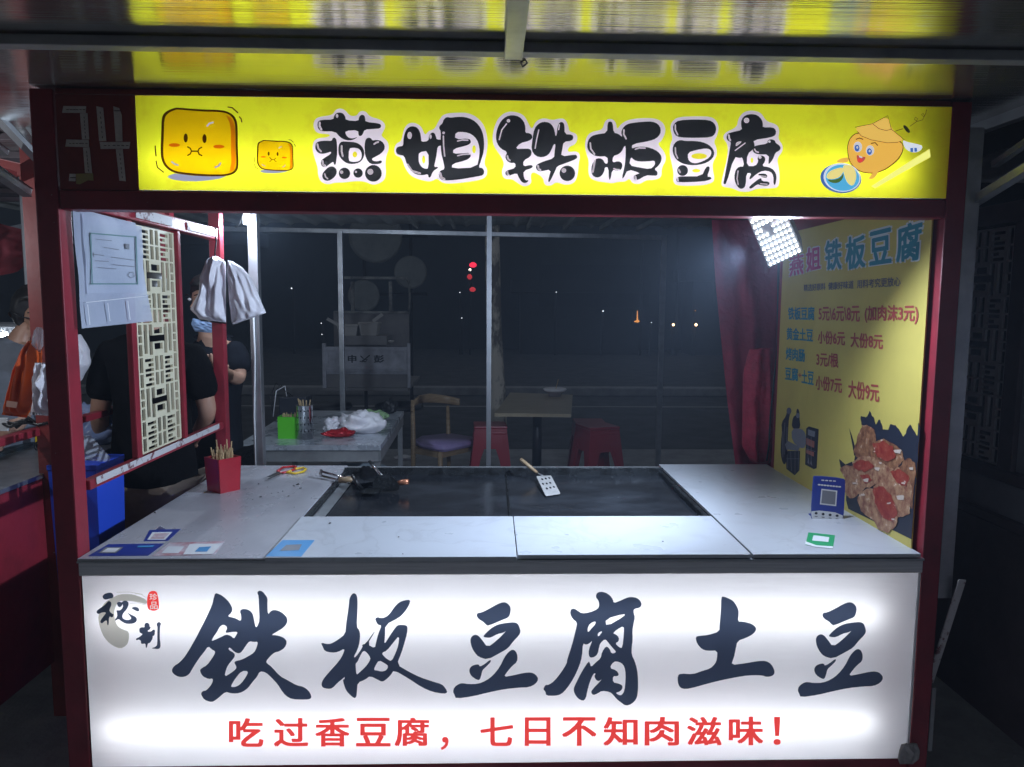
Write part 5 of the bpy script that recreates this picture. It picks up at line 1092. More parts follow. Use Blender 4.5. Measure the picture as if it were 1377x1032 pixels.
# ================================================================== cart, discs, tree, far lights
YC = 8.2
C8 = lambda x, y: PY(x, y, YC)
T = thing('snack_cart', 'grey steel food cart with side boxes and lettered tailgate in the dark', 'cart', PZ(495, 600, GZ).xy.to_3d()*0+Vector((C8(495, 500).x, YC, GZ)))
def cb(name, x0, y0, x1, y1, dep, m, dy=0, bev=.004):
    a, b = PY(x0, y1, YC+dy), PY(x1, y0, YC+dy); return box(name, (a.x, YC+dy, a.z), (b.x, YC+dy+dep, b.z), M[m], T, bev)
tg = cb('tailgate', 435, 467, 549, 500, .03, 'cart', -.03)
for q in ((437, 469, 547, 472), (437, 494, 547, 497), (437, 472.5, 441, 493.5), (543, 472.5, 547, 493.5)): cb('tailgate_rib', *q, .012, 'cart', -.043, .002)
for ch, x, w_ in (('申', 473.5, 11), ('彭', 509.5, 13)):
    text('painted_character', ch, (x-w_/2, 478), (x+w_/2, 478), (x+w_/2, 488), (x-w_/2, 488), lambda x, y: PY(x, y, YC-.0345), M['ink'], T, .03)
flat('painted_flourish', [[stroke(p, 1.4)] for p in ([(485,479),(488,482)], [(484,486),(487,487),(490,484),(497,478)], [(489,483),(494,484),(491,487),(487,485)])], lambda x, y: PY(x, y, YC-.0345), M['ink'], T)
cb('lower_panel', 436, 504, 549, 521, .02, 'cart_board'); cb('lower_rail', 434, 500.5, 550, 503.5, .04, 'cart')
for x in (434, 548): cb('corner_post', x, 462, x+3.5, 522, .04, 'cart', -.05)
cb('body_floor', 436, 522, 549, 526, 1.4, 'cart_board')
cb('back_board', 449, 420, 550, 466, .02, 'cart_board', .7); cb('frame_bar', 449, 419, 551, 421.5, .03, 'cart_frame', .66)
for x in (472, 523): cb('canopy_post', x, 379, x+4, 419, .03, 'cart_frame', .66)
cb('canopy_bar', 462, 372.5, 546, 375.5, .03, 'cart_frame', .66)
tube('canopy_hoop', [PY(546, 374, YC+.66), PY(550, 380, YC+.66), PY(551, 400, YC+.66), PY(550, 420, YC+.66)], .014, M['cart_frame'], T)
cb('inner_shelf', 460, 452, 520, 464, .5, 'cart_board', .1)
for x, y in ((444, 600), (540, 600)):
    c = PY(x, 520, YC+.3); lathe('wheel', (c.x-.03, YC+.3, GZ+.28), [(.05, -.03), (.26, -.03), (.28, 0), (.26, .03), (.05, .03)], M['black'], T, 24).rotation_euler = (0, 0, 0)
for i, (x0, x1, yt) in enumerate(((454, 481, 439), (483, 508, 436))):
    B_ = thing('foam_box', ('left' if i == 0 else 'right')+' pale box with handle standing on the dark food cart', 'box', PY((x0+x1)/2, 451, YC+.12))
    a, b = PY(x0, 451.5, YC+.12), PY(x1, yt, YC+.12)
    vs = [(a.x+.02, YC+.12, a.z), (b.x-.02, YC+.12, a.z), (b.x-.02, YC+.32, a.z), (a.x+.02, YC+.32, a.z), (a.x, YC+.10, b.z), (b.x, YC+.10, b.z), (b.x, YC+.34, b.z), (a.x, YC+.34, b.z)]
    obj('tub', vs, [(0, 3, 2, 1), (4, 5, 6, 7), (0, 1, 5, 4), (1, 2, 6, 5), (2, 3, 7, 6), (3, 0, 4, 7)], M['foam'], B_)
    box('lid_rim', (a.x-.01, YC+.09, b.z+.002), (b.x+.01, YC+.35, b.z+.018), M['foam'], B_, .003)
    pq = ((440, 429), (457, 438)) if i == 0 else ((514, 423), (502, 432))
    bar('handle', PY(*pq[0], YC+.2), PY(*pq[1], YC+.2), .03, .03, M['foam'], B_)
tag(lathe('bowl', PY(526, 461.5, YC+.1), [(.02, 0), (.035, .02), (.03, .03)], M['foam']), 'tiny pale bowl at the right end of the food cart', 'bowl')
for x, y, r, l in ((505, 318, 35, 'large dull round tray high above the food cart'), (552, 366.5, 21.5, 'smaller dull round tray right of the cart canopy'), (489, 398, 21, 'dull round tray framed by the canopy posts of cart')):
    c = PY(x, y, 9.6); R_ = r/1000*9.6
    T = thing('round_tray', l, 'tray', c)
    lathe('rim', (c.x, c.y, c.z), [(R_*.86, -.012), (R_, -.02), (R_, .02), (R_*.86, .012)], M['disc'], T, 48, 'Y')
    lathe('dish', (c.x, c.y+.02, c.z), [(R_*.1, .008), (R_*.5, .02), (R_*.85, .012), (R_*.85, -.01)], M['disc'], T, 48, 'Y')
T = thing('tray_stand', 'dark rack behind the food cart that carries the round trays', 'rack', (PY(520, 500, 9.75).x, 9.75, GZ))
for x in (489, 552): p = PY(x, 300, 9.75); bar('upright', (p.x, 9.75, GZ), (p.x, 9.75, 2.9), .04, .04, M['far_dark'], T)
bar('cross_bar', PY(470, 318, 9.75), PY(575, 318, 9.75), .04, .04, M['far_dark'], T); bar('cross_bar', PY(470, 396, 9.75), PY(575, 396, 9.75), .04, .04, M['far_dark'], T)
# tree
T = thing('street_tree', 'pale mottled tree trunk rising behind the thin silver pole', 'tree', PZ(666, 545, GZ))
base = PZ(668, 552, 0); yT = 9.0
bm = bmesh.new(); pts = [PY(669, 590, yT), PY(668, 545, yT), PY(667, 500, yT), PY(664, 440, yT), PY(663, 380, yT), PY(662, 320, yT), PY(663, 250, yT), PY(668, 150, yT)]
bm_tube(bm, pts, [.13, .11, .10, .092, .088, .086, .084, .08], 20)
for v in bm.verts: v.co += Vector((v.co.x-base.x, v.co.y-yT, 0))*.18*noise.noise(v.co*3)
tr = bmobj('trunk', bm, M['bark'], T, True)
T.location = T.location
for k in range(6):
    a = random.random()*6.28; p = PY(664, 260-k*25, yT); tube('limb', [p, p+Vector((math.cos(a)*.6, math.sin(a)*.4, .7)), p+Vector((math.cos(a)*1.4, math.sin(a)*1.0, 1.3))], [.05, .03, .015], M['bark'], T, 8)
vs, fs = [], []
for k in range(2600):
    a, e_, r = random.random()*6.28, random.uniform(-.8, 1), random.random()**.4
    c = Vector((pts[-1].x+math.cos(a)*2.3*r, yT+math.sin(a)*1.8*r, 5.9+e_*1.5*r)); b = len(vs)
    d1 = Vector((random.gauss(0, 1), random.gauss(0, 1), random.gauss(0, 1))).normalized()*.09; d2 = d1.cross(Vector((random.gauss(0, 1), random.gauss(0, 1), 1))).normalized()*.05
    vs += [c-d1, c+d2, c+d1, c-d2]; fs.append((b, b+1, b+2, b+3))
tag(obj('crown', vs, fs, mat('leaves', (.05, .08, .03), .6), T), kind='stuff')
# added dark mass, shaped like a wood, to hide the brightened sky
vs, fs = [], []; n = 260
for i in range(n+1):
    x = -95+i*190/n; h_ = 13+3.0*noise.noise(Vector((x*.08, 0, 1)))+1.6*noise.noise(Vector((x*.4, 0, 2)))+.8*noise.noise(Vector((x*1.3, 0, 2)))
    for k, (yy, zz) in enumerate(((26, 0), (25.4+noise.noise(Vector((x*.5, 3, 0)))*2, h_*.2), (26.5, h_*.44), (30, h_*.40))): vs.append((x, yy, zz))
for i in range(n):
    for k in range(3): fs.append((4*i+k, 4*i+4+k, 4*i+5+k, 4*i+1+k))
tag(obj('added_tree_screen', vs, fs, mat('tree_screen_dark', (.02, .024, .02), .95, 0, (.008, .010, .009), .8), None, True), kind='stuff', label='added dark tree-like mass hiding the sky glow far behind')
# lanterns far away
YLn = 18
M['lant'] = mat('lit_lantern', (.5, .01, .02), .5, emit=(1, .03, .08), estr=1.3); M['lant2'] = mat('dim_lantern', (.4, .02, .02), .5, emit=(1, .06, .08), estr=.5)
for x, y, rx, ry, m, l in ((636, 356.5, 5, 3.4, 'lant', 'uppermost of three red lanterns shining far in the dark'), (631.5, 372.5, 3.4, 3.4, 'lant2', 'middle one of three red lanterns far in the dark'), (635.5, 389.5, 4.2, 3, 'lant2', 'lowest of three red lanterns far in the dark')):
    c = PY(x, y, YLn); T = thing('red_lantern', l, 'lantern', c, 'red lanterns far behind the stall'); k = YLn/1000
    lathe('shade', (c.x, c.y, c.z-ry*k), [(rx*k*.4, 0), (rx*k*.9, ry*k*.5), (rx*k, ry*k), (rx*k*.85, ry*k*1.5), (rx*k*.35, ry*k*2)], M[m], T, 16)
    tube('hook', [(c.x, c.y, c.z+ry*k), (c.x, c.y, c.z+ry*k+.1)], .01, M['black'], T, 6)
M['warm'] = glow('warm_light', (1, .62, .30), 9.0); M['cool'] = glow('cool_light', (.85, .92, 1.0), 2.0); M['amber'] = glow('amber_light', (1, .40, .10), 1.0); M['white_l'] = glow('bright_window', (1, .9, .75), 2.5)
lights = [(905.5, 437, 1.7, 'warm', 'warm street lamp glowing far off just right of the steel pole'), (936, 437, 1.9, 'warm', 'warm street lamp glowing far off beside the red tarpaulin'),
 (632, 363, 2.0, 'white_l', 'small bright window between the upper and middle lantern'), (811, 418.5, 1.3, 'cool', 'small white light far off in the middle of the dark'),
 (748, 393, .8, 'cool', 'faint white light far off right of the mottled trunk'),
 (865.5, 322, .9, 'cool', 'tiny white light high up near the corner of roof'), (915, 302, 1.0, 'amber', 'tiny amber light high up under the red beam'),
 (392, 388, 1.3, 'cool', 'small cluster light left of the thin silver pole'), (432, 435, .9, 'cool', 'faint light just left of the cart box handle'), (433, 450, .9, 'cool', 'lowest faint light just left of the cart body'),
 (621, 428, .9, 'cool', 'faint white light far off below the three lanterns'), (618.5, 393.5, .8, 'cool', 'faint light left of the lowest red lantern'), (876, 434, .9, 'cool', 'faint light between amber sign and steel pole'), (935, 418, .8, 'amber', 'tiny red-amber light above the right street lamp')]
for x, y, r, m, l in lights:
    r *= .7 if m == 'cool' else .9
    Yl = 23; c = PY(x, y, Yl); T = thing('distant_lamp', l, 'light', c)
    lathe('globe', (c.x, c.y, c.z), [(r*Yl/1000*.4, -r*Yl/1000), (r*Yl/1000, -r*Yl/1000*.3), (r*Yl/1000, r*Yl/1000*.3), (r*Yl/1000*.4, r*Yl/1000)], M[m], T, 10)
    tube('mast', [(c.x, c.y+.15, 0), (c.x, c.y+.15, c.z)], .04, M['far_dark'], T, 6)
T = thing('amber_sign', 'tapered amber lit sign low in the dark left of right pole', 'sign', PY(857, 432, 23))
flat('lit_face', [[[(856.7,418),(857.5,418),(858,430),(860.5,432.5),(858,434),(853.5,433.5),(852.5,432),(856,431)]]], lambda x, y: PY(x, y, 23), M['amber'], T)
box('backing', tuple(PY(850, 436, 23.05)), tuple(PY(862.5, 416, 23.3)), M['far_dark'], T, 0)
# dark buildings and hedge far away, barely lit
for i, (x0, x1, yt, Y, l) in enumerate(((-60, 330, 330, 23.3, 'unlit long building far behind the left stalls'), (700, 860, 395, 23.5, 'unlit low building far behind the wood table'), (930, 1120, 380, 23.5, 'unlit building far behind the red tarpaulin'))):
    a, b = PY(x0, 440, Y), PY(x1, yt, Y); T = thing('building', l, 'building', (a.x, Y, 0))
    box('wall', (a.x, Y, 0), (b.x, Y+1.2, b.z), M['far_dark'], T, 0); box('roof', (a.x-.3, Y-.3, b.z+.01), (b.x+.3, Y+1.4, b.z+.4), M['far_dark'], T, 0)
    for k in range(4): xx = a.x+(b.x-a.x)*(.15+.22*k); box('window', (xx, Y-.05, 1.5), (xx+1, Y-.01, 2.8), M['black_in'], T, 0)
# ================================================================== neighbouring stall on the left
XN = -1.52
T = thing('left_stall', 'dark red neighbouring stall seen past the left post with its side rail', 'food stall', (XN, 3.0, GZ))
def nb(name, a, b, m, bev=.003): return box(name, a, b, M[m], T, bev)
nb('post', (XN-.012, 2.52, GZ), (XN+.042, 2.575, 2.06), 'red_dark'); nb('post', (XN-.05, 3.62, GZ), (XN, 3.67, 2.06), 'red')
nb('side_rail', (XN-.035, 1.9, 1.10), (XN, 3.618, 1.125), 'red'); nb('counter_edge', (XN-.9, 1.97, .955), (XN+.004, 3.61, .97), 'alu', .001)
nb('side_panel', (XN-.02, 1.99, .30), (XN, 3.60, .953), 'red', .002)
nb('counter_top', (XN-.9, 1.99, .935), (XN-.022, 3.60, .953), 'table_steel', .001)
nb('roof_sheet', (-3.6, 1.5, 2.09), (XN-.02, 4.2, 2.10), 'dark_board', 0)
for k in range(9): nb('roof_rib', (-3.6, 1.6+k*.3, 2.065), (XN-.02, 1.63+k*.3, 2.088), 'dark_board', .002)
nb('upper_rail', (XN-.055, 1.7, 1.93), (XN-.02, 2.518, 1.97), 'red_dark'); nb('upper_rail', (XN-.055, 2.582, 1.93), (XN-.02, 3.618, 1.97), 'red_dark')
bar('cross_rail', PY(-80, 205, 2.62), PY(58, 236, 2.62), .03, .045, M['red_dark'], T)
bar('cross_rail', PY(-80, 330, 3.9), PY(60, 300, 3.9), .03, .03, M['steel_dark'], T)
p = PY(35.5, 312, 3.15); bar('silver_pole', (p.x, p.y, GZ), (p.x, p.y, 2.08), .026, .026, M['alu'], T)
bar('brace', PY(0, 110, 2.3), PY(60, 196, 2.5), .02, .02, M['steel_dark'], T); bar('brace', PY(-10, 150, 2.3), PY(52, 215, 2.5), .02, .02, M['steel_dark'], T)
tag(pleat('red_awning_cloth', [(-30,292),(-30,330),(-30,388)], [(62,318),(56,335),(50,348)], 3.6, M['tarp_dark'], amp=.03, freq=2, closed=0, seed=6), 'dull red cloth hanging slanted behind the neighbouring silver pole', 'cloth')
# lit display case with its lamp
T = thing('display_case', 'glowing clear plastic display case at the left edge of photo', 'display case', PY(5, 500, 3.3))
a, b = PY(-60, 505, 3.3), PY(34, 440, 3.3)
box('back_sheet', (a.x, 3.62, a.z), (b.x, 3.63, b.z), mat('milky_back', (.5, .52, .55), .5), T, .002)
box('front_pane', (a.x, 3.3, a.z), (b.x, 3.304, b.z), M['clear'], T, 0)
box('lid', (a.x, 3.3, b.z), (b.x, 3.63, b.z+.012), M['alu'], T, .002); box('sill', (a.x, 3.28, a.z-.03), (b.x, 3.64, a.z), M['steel_dark'], T, .002)
solid('yellow_label', [(6,472),(18,473),(18,477),(6,476)], lambda x, y: PY(x, y, 3.296), (0, .002, 0), M['yellow_plastic'], T)
T = thing('case_lamp', 'small bright lamp shining inside the left display case', 'lamp', PY(4, 452, 3.42))
tube('glow_tube', [PY(-30, 452, 3.45), PY(9, 450, 3.45)], .011, glow('left_lamp_glow', (.85, .93, 1), 45), T); bar('holder', PY(-30, 446, 3.46), PY(9, 444, 3.46), .02, .012, M['white'], T, .001)
TB = thing('added_bulb', 'added bulb out of view beyond left edge, lighting the neighbouring stall', 'lamp', (-1.95, 2.15, 1.86))  # extra bulb added out of view to brighten the bags on the left
lathe('bulb', (-1.95, 2.15, 1.80), [(.008, -.035), (.026, -.02), (.03, 0), (.02, .025), (.012, .04)], mat('lit_bulb', (.8, .8, .8), .4, emit=(.9, .95, 1), estr=4), TB, 16)
tube('cord', [(-1.95, 2.15, 1.84), (-1.95, 2.15, 2.09)], .003, M['black'], TB, 6)
ld = bpy.data.lights.new('added_bulb_light', 'POINT'); ld.energy = 10; ld.color = (.85, .92, 1.0); ld.shadow_soft_size = .0
lo = link(bpy.data.objects.new('added_bulb_light', ld), TB); lo.location = (0, 0, -.10)
tag(pleat('orange_bag', [(42,458),(30,478),(20,505),(8,545),(2,558)], [(50,462),(52,480),(51,510),(44,545),(36,562)], 2.38, M['bag_orange'], amp=.012, freq=3, closed=.05, seed=9), 'orange plastic bag standing on the neighbouring stall side', 'plastic bag')
flat('bag_label', [[[(9,539),(24,541),(22,549),(8,547)]]], lambda x, y: PY(x, y, 2.315), mat('label_pink', (.75, .45, .35), .5), bpy.data.objects['orange_bag'])
tag(pleat('clear_bag_neck', [(50,440),(46,455),(44,468)], [(56,442),(56,458),(55,475)], 2.37, M['clear'], amp=.01, freq=3, closed=.02, seed=12), 'clear plastic neck of bag beside the orange bag', 'plastic bag')
tag(pleat('towel_bag', [(47,488),(46,505),(46,530),(40,558)], [(76,490),(77,510),(78,535),(78,560)], 2.34, M['bag_white'], amp=.02, freq=3, closed=.03, seed=14), 'white plastic bag hanging between orange bag and left red post', 'plastic bag')
for k in range(4):
    o = tube('black_cable', [PY(-5+k*9, 566+k*3, 2.55), PY(14+k*8, 574-k*4, 2.52), PY(34+k*6, 566+k*2, 2.55), PY(52+k*4, 572-k, 2.52), PY(74, 562+k*3, 2.55)], .006, M['black'])
    tag(o, 'tangled black cables lying along the neighbouring side rail', 'cable', 'tangled black cables on the left')
tag(box('dark_crate', tuple(PY(-10, 642, 2.75)), tuple(PY(46, 592, 3.05)), mat('dark_teal_plastic', (.02, .035, .045), .4), None, .01), 'dark plastic crate standing on the neighbouring steel counter', 'crate')
tag(box('grey_card', tuple(PY(-12, 580, 2.53)), tuple(PY(12, 562, 2.54)), M['paper'], None, .001), 'pale slanted card under the orange bag at left edge', 'card')
T = thing('cable_coil', 'black wire coil before a yellow packet under the side rail', 'cable coil', PY(57, 605, 2.9))
solid('yellow_packet', [(47,587),(64,585),(65,603),(48,607)], lambda x, y: PY(x, y, 2.95), (0, .02, 0), M['yellow_plastic'], T); solid('clear_packet', [(48,607),(65,603),(65,614),(48,616)], lambda x, y: PY(x, y, 2.95), (0, .02, 0), M['clear'], T)
for k in range(3): tube('coil', [PY(56+9*math.cos(t/12*6.28)+k, 600+7*math.sin(t/12*6.28)+k*3, 2.92+.01*k) for t in range(13)], .004, M['black'], T, 6)
tag(pleat('white_sack', [(103,452),(102,480),(102,500),(102,528)], [(106,450),(117,470),(119,490),(106,512)], 2.9, M['bag_white'], amp=.015, freq=2, closed=.04, seed=16), 'bright bluish white sack between left post and the black shirt', 'plastic bag')
T = thing('blue_cooler', 'bright blue plastic tub behind the left red post', 'tub', PY(128, 680, 2.75))
c = PY(118, 650, 3.0)
bm = bmesh.new(); vs = []
for z, k in ((GZ, .8), (.98, 1), (.985, 1.03), (1.0, 1.03)): vs.append([bm.verts.new((-1.41+x*k, 2.60+y*k, z)) for x, y in ((-.085, -.09), (.075, -.09), (.075, .10), (-.085, .10))])
for A_, B_ in zip(vs, vs[1:]):
    for i in range(4): bm.faces.new((A_[i], A_[(i+1) % 4], B_[(i+1) % 4], B_[i]))
bm.faces.new(vs[0][::-1]); bm.faces.new(vs[-1])
bmobj('tub', bm, M['blue_plastic'], T)
tag(solid('tub_lid', [(108,588),(120,587),(147,617),(146,622),(108,618)], lambda x, y: PX(x, y, -1.30-(y-587)*.001), (.004, 0, .004), M['clear'], T))
crumple('blue_plastic_bag', 'crumpled bluish clear bag above the blue tub by left post', 'plastic bag', (122, 598), .11, .09, .15, mat('blue_bag', (.25, .34, .62), .25, 0, (.5, .55, .75), 8, .5, 20), z=.965, seed=21)
o = tube('white_cable', [PZ(112, 705, GZ), PZ(128, 704, GZ+.02), PZ(142, 692, GZ+.05), PZ(150, 680, GZ+.02)], .005, M['white']); tag(o, 'thin white cable looping on the ground behind left post', 'cable')
# ================================================================== neighbouring stall on the right
XQ = 1.52
T = thing('right_stall', 'dim dark neighbouring stall with fretwork side right of the poster', 'food stall', (XQ, 3.0, GZ))
def nr(name, a, b, m, bev=.003): return box(name, a, b, M[m], T, bev)
nr('side_rail', (XQ, 1.6, 1.035), (XQ+.04, 3.2, 1.07), 'dark_board'); nr('side_rail', (XQ, 1.6, 1.80), (XQ+.04, 3.2, 1.86), 'dark_board')
for y in (1.60, 2.095, 2.465, 3.16): nr('side_post', (XQ, y, 1.072), (XQ+.04, y+.06, 1.798), 'dark_board')
nr('post', (XQ, 3.22, GZ), (XQ+.06, 3.28, 2.06), 'dark_board'); nr('post', (XQ, 1.5, GZ), (XQ+.06, 1.56, 2.06), 'dark_board')
lattice('fretwork', .305, .715, 2.157, 1.076, XQ+.01, T, mat('dim_grey_fretwork', (.55, .53, .55), .6), 3)
nr('grey_board', (XQ+.015, 1.665, 1.074), (XQ+.025, 2.093, 1.796), 'blue_board', 0)
nr('side_panel', (XQ, 1.6, .30), (XQ+.02, 3.2, .90), 'dark_board'); nr('shelf_edge', (XQ, 1.6, .902), (XQ+.03, 3.2, .93), 'dark_board')
nr('backing_board', (XQ+.04, 2.157, 1.074), (XQ+.045, 2.462, 1.796), 'dark_board', 0)
nr('inner_panel', (XQ+.01, 1.6, .934), (XQ+.02, 3.2, 1.03), 'blue_board', 0)
nr('roof_sheet', (XQ-.1, 1.3, 2.12), (3.6, 4.2, 2.13), 'steel_dark', 0)
nr('roof_edge', (XQ-.1, 1.3, 2.06), (XQ-.07, 4.2, 2.118), 'steel_dark')
nr('back_wall', (XQ+.06, 3.3, GZ), (3.6, 3.34, 2.1), 'far_dark', 0)

# ================================================================== people
def figure(parent, name, V, E, m, sub=2):
    """continuous skinned surface grown on joints V: {name: (x, y, z, radius)}"""
    me = bpy.data.meshes.new(name); keys = list(V); off = parent_world(parent)
    me.from_pydata([tuple(Vector(V[k][:3])-off) for k in keys], [(keys.index(a), keys.index(b)) for a, b in E], [])
    o = bpy.data.objects.new(name, me); link(o, parent)
    md = o.modifiers.new('skin', 'SKIN'); md.use_smooth_shade = True; md.branch_smoothing = .6
    if not me.skin_vertices: bpy.context.view_layer.update()
    for i, k in enumerate(keys):
        r = V[k][3]; me.skin_vertices[0].data[i].radius = r if isinstance(r, tuple) else (r, r)
        me.skin_vertices[0].data[i].use_root = (i == 0)
    s = o.modifiers.new('sub', 'SUBSURF'); s.levels = sub; s.render_levels = sub
    me.materials.append(m)
    return o
def mk_skin(me): pass
def ensure_skin(o):
    pass
def head_mesh(parent, c, yaw, pitch, r=.098):
    """hair cap over the back and top of the head"""
    bm = bmesh.new(); bmesh.ops.create_icosphere(bm, subdivisions=4, radius=1)
    R_ = Matrix.Rotation(yaw, 3, 'Z') @ Matrix.Rotation(pitch, 3, 'X')
    for v in list(bm.verts):
        if v.co.y < -.35 and v.co.z < .55: v.co.y = -.35; 
        if v.co.z < -.5: v.co.z = -.5
    for v in bm.verts:
        n = 1+.05*noise.noise(v.co*5)+.03*noise.noise(v.co*14)
        v.co = R_ @ Vector((v.co.x*r*.86*n, v.co.y*r*1.06*n+.008, v.co.z*r*1.08*n+.012)) + Vector(c)
    return bmobj('hair', bm, M['hair'], parent, True)
def face_bits(parent, c, yaw, pitch):
    R_ = Matrix.Rotation(yaw, 3, 'Z') @ Matrix.Rotation(pitch, 3, 'X')
    for s in (-1, 1):
        p = Vector(c)+R_ @ Vector((s*.031, -.082, .005)); lathe('eye', p, [(.002, -.008), (.009, -.003), (.009, .003), (.002, .008)], M['white'], parent, 10)
        p2 = Vector(c)+R_ @ Vector((s*.031, -.089, .005)); lathe('iris', p2, [(.001, -.004), (.004, 0), (.001, .004)], M['black'], parent, 8)
        a = Vector(c)+R_ @ Vector((s*.018, -.093, .026)); b = Vector(c)+R_ @ Vector((s*.047, -.085, .026)); tube('eyebrow', [a, (a+b)/2+Vector((0, 0, .004)), b], .003, M['hair'], parent, 6)
def head_joints(V, E, neck, c, yaw, pitch):
    R_ = Matrix.Rotation(yaw, 3, 'Z') @ Matrix.Rotation(pitch, 3, 'X'); c = Vector(c)
    def q(x, y, z): return tuple(c+R_ @ Vector((x, y, z)))
    V['jaw'] = (*q(0, -.025, -.075), (.050, .055)); V['mid'] = (*q(0, -.005, -.01), (.072, .082)); V['crown'] = (*q(0, .008, .055), (.066, .078))
    V['nose'] = (*q(0, -.095, -.022), .010); V['nosetip'] = (*q(0, -.112, -.03), .008)
    E += [(neck, 'jaw'), ('jaw', 'mid'), ('mid', 'crown'), ('mid', 'nose'), ('nose', 'nosetip')]
    for s, n in ((-1, 'el'), (1, 'er')): V[n] = (*q(s*.078, .01, -.01), .012); V[n+'2'] = (*q(s*.088, .016, .004), .010); E += [('mid', n), (n, n+'2')]
def hand(V, E, wrist, tag_, c, d, side):
    """palm, four fingers and a thumb; d = pointing direction, side = across the palm"""
    c, d, side = Vector(c), Vector(d).normalized(), Vector(side).normalized(); n = d.cross(side)
    V[tag_+'p'] = (*(c+d*.035), (.030, .017)); E.append((wrist, tag_+'p'))
    for k, (o_, l) in enumerate(((-.027, .060), (-.009, .072), (.009, .068), (.026, .052))):
        a = c+d*.078+side*o_; b = a+d*l*.5-n*l*.22; e = b+d*l*.25-n*l*.42
        V[f'{tag_}k{k}'] = (*a, .0088); V[f'{tag_}f{k}'] = (*b, .008); V[f'{tag_}t{k}'] = (*e, .007); E += [(tag_+'p', f'{tag_}k{k}'), (f'{tag_}k{k}', f'{tag_}f{k}'), (f'{tag_}f{k}', f'{tag_}t{k}')]
    a = c+d*.02-side*.034; b = a+d*.03-side*.016-n*.015
    V[tag_+'th'] = (*a, .010); V[tag_+'tt'] = (*b, .008); E += [(tag_+'p', tag_+'th'), (tag_+'th', tag_+'tt')]
bpy.types.Mesh  # skin layers are created by the operator-free way below
def figure(parent, name, V, E, m, sub=2):
    bm = bmesh.new(); L_ = bm.verts.layers.skin.verify(); off = parent_world(parent); vv = {}
    for i, (k, v) in enumerate(V.items()):
        b = bm.verts.new(Vector(v[:3])-off); r = v[3]; b[L_].radius = r if isinstance(r, tuple) else (r, r); b[L_].use_root = (i == 0); vv[k] = b
    for a, b in E: bm.edges.new((vv[a], vv[b]))
    me = bpy.data.meshes.new(name); bm.to_mesh(me); bm.free(); me.materials.append(m)
    o = link(bpy.data.objects.new(name, me), parent)
    md = o.modifiers.new('skin', 'SKIN'); md.use_smooth_shade = True; md.branch_smoothing = .5
    s = o.modifiers.new('sub', 'SUBSURF'); s.levels = sub; s.render_levels = sub
    return o
def person(label, loc, J, head, yaw, pitch, shirt, bottom, sleeves=.5, fingers=True, hair=True, face=True):
    """J: joints in world space"""
    T = thing('person', label, 'person', loc)
    V, E = {}, []
    V['pelvis'] = (*J['pelvis'], (.115, .080)); V['waist'] = (*J['waist'], (.10, .072)); V['chest'] = (*J['chest'], (.12, .085)); V['neck0'] = (*J['neck'], .062)
    nk = Vector(J['neck'])*.45+Vector(head)*.55; V['neck1'] = (*nk, .052)
    E += [('pelvis', 'waist'), ('waist', 'chest'), ('chest', 'neck0'), ('neck0', 'neck1')]
    head_joints(V, E, 'neck1', head, yaw, pitch)
    for s in 'LR':
        V['sh'+s] = (*J['sh'+s], .052); V['el'+s] = (*J['el'+s], .038); V['wr'+s] = (*J['wr'+s], .026)
        E += [('chest', 'sh'+s), ('sh'+s, 'el'+s), ('el'+s, 'wr'+s)]
        d = Vector(J['wr'+s])-Vector(J['el'+s])
        if fingers: hand(V, E, 'wr'+s, 'h'+s, J['wr'+s], d, d.cross(Vector((0, 0, 1))) if abs(d.normalized().z) < .9 else (1, 0, 0))
        V['kn'+s] = (*J['kn'+s], .068); V['an'+s] = (*J['an'+s], .045); V['hp'+s] = (*J['hp'+s], .098); V['toe'+s] = (*(Vector(J['an'+s])+J['fwd']*.16-Vector((0, 0, .05))), .036)
        E += [('pelvis', 'hp'+s), ('hp'+s, 'kn'+s), ('kn'+s, 'an'+s), ('an'+s, 'toe'+s)]
    figure(T, 'body', V, E, M['skin'])
    V2 = {k: V[k] for k in ('pelvis', 'waist', 'chest', 'neck0')}
    V2 = {'chest': (*J['chest'], (.185, .145)), 'waist': (*J['waist'], (.172, .138)), 'pelvis': (*J['pelvis'], (.185, .148)), 'hem': (*(Vector(J['pelvis'])*1.0+Vector((0, 0, -.06))), (.182, .145)), 'neck0': (*J['neck'], .078)}
    E2 = [('chest', 'waist'), ('waist', 'pelvis'), ('pelvis', 'hem'), ('chest', 'neck0')]
    for s in 'LR':
        a, b = Vector(J['sh'+s]), Vector(J['el'+s]); V2['sh'+s] = (*a, .080); c_ = a+(b-a)*sleeves; V2['sl'+s] = (*c_, .070); V2['sm'+s] = (*((a+c_)/2), .074); E2 += [('chest', 'sh'+s), ('sh'+s, 'sm'+s), ('sm'+s, 'sl'+s)]
    figure(T, 'shirt', V2, E2, M[shirt])
    V3 = {'pelvis': (*(Vector(J['pelvis'])+Vector((0, 0, -.02))), (.168, .128))}; E3 = []
    for s in 'LR':
        h_, k_ = Vector(J['hp'+s]), Vector(J['kn'+s]); V3['hp'+s] = (*h_, .118); V3['md'+s] = (*((h_+k_)/2), .112); V3['kn'+s] = (*(h_+(k_-h_)*.9), .108); E3 += [('pelvis', 'hp'+s), ('hp'+s, 'md'+s), ('md'+s, 'kn'+s)]
    figure(T, 'shorts', V3, E3, M[bottom])
    if hair: head_mesh(T, head, yaw, pitch)
    if face: face_bits(T, head, yaw, pitch)
    return T
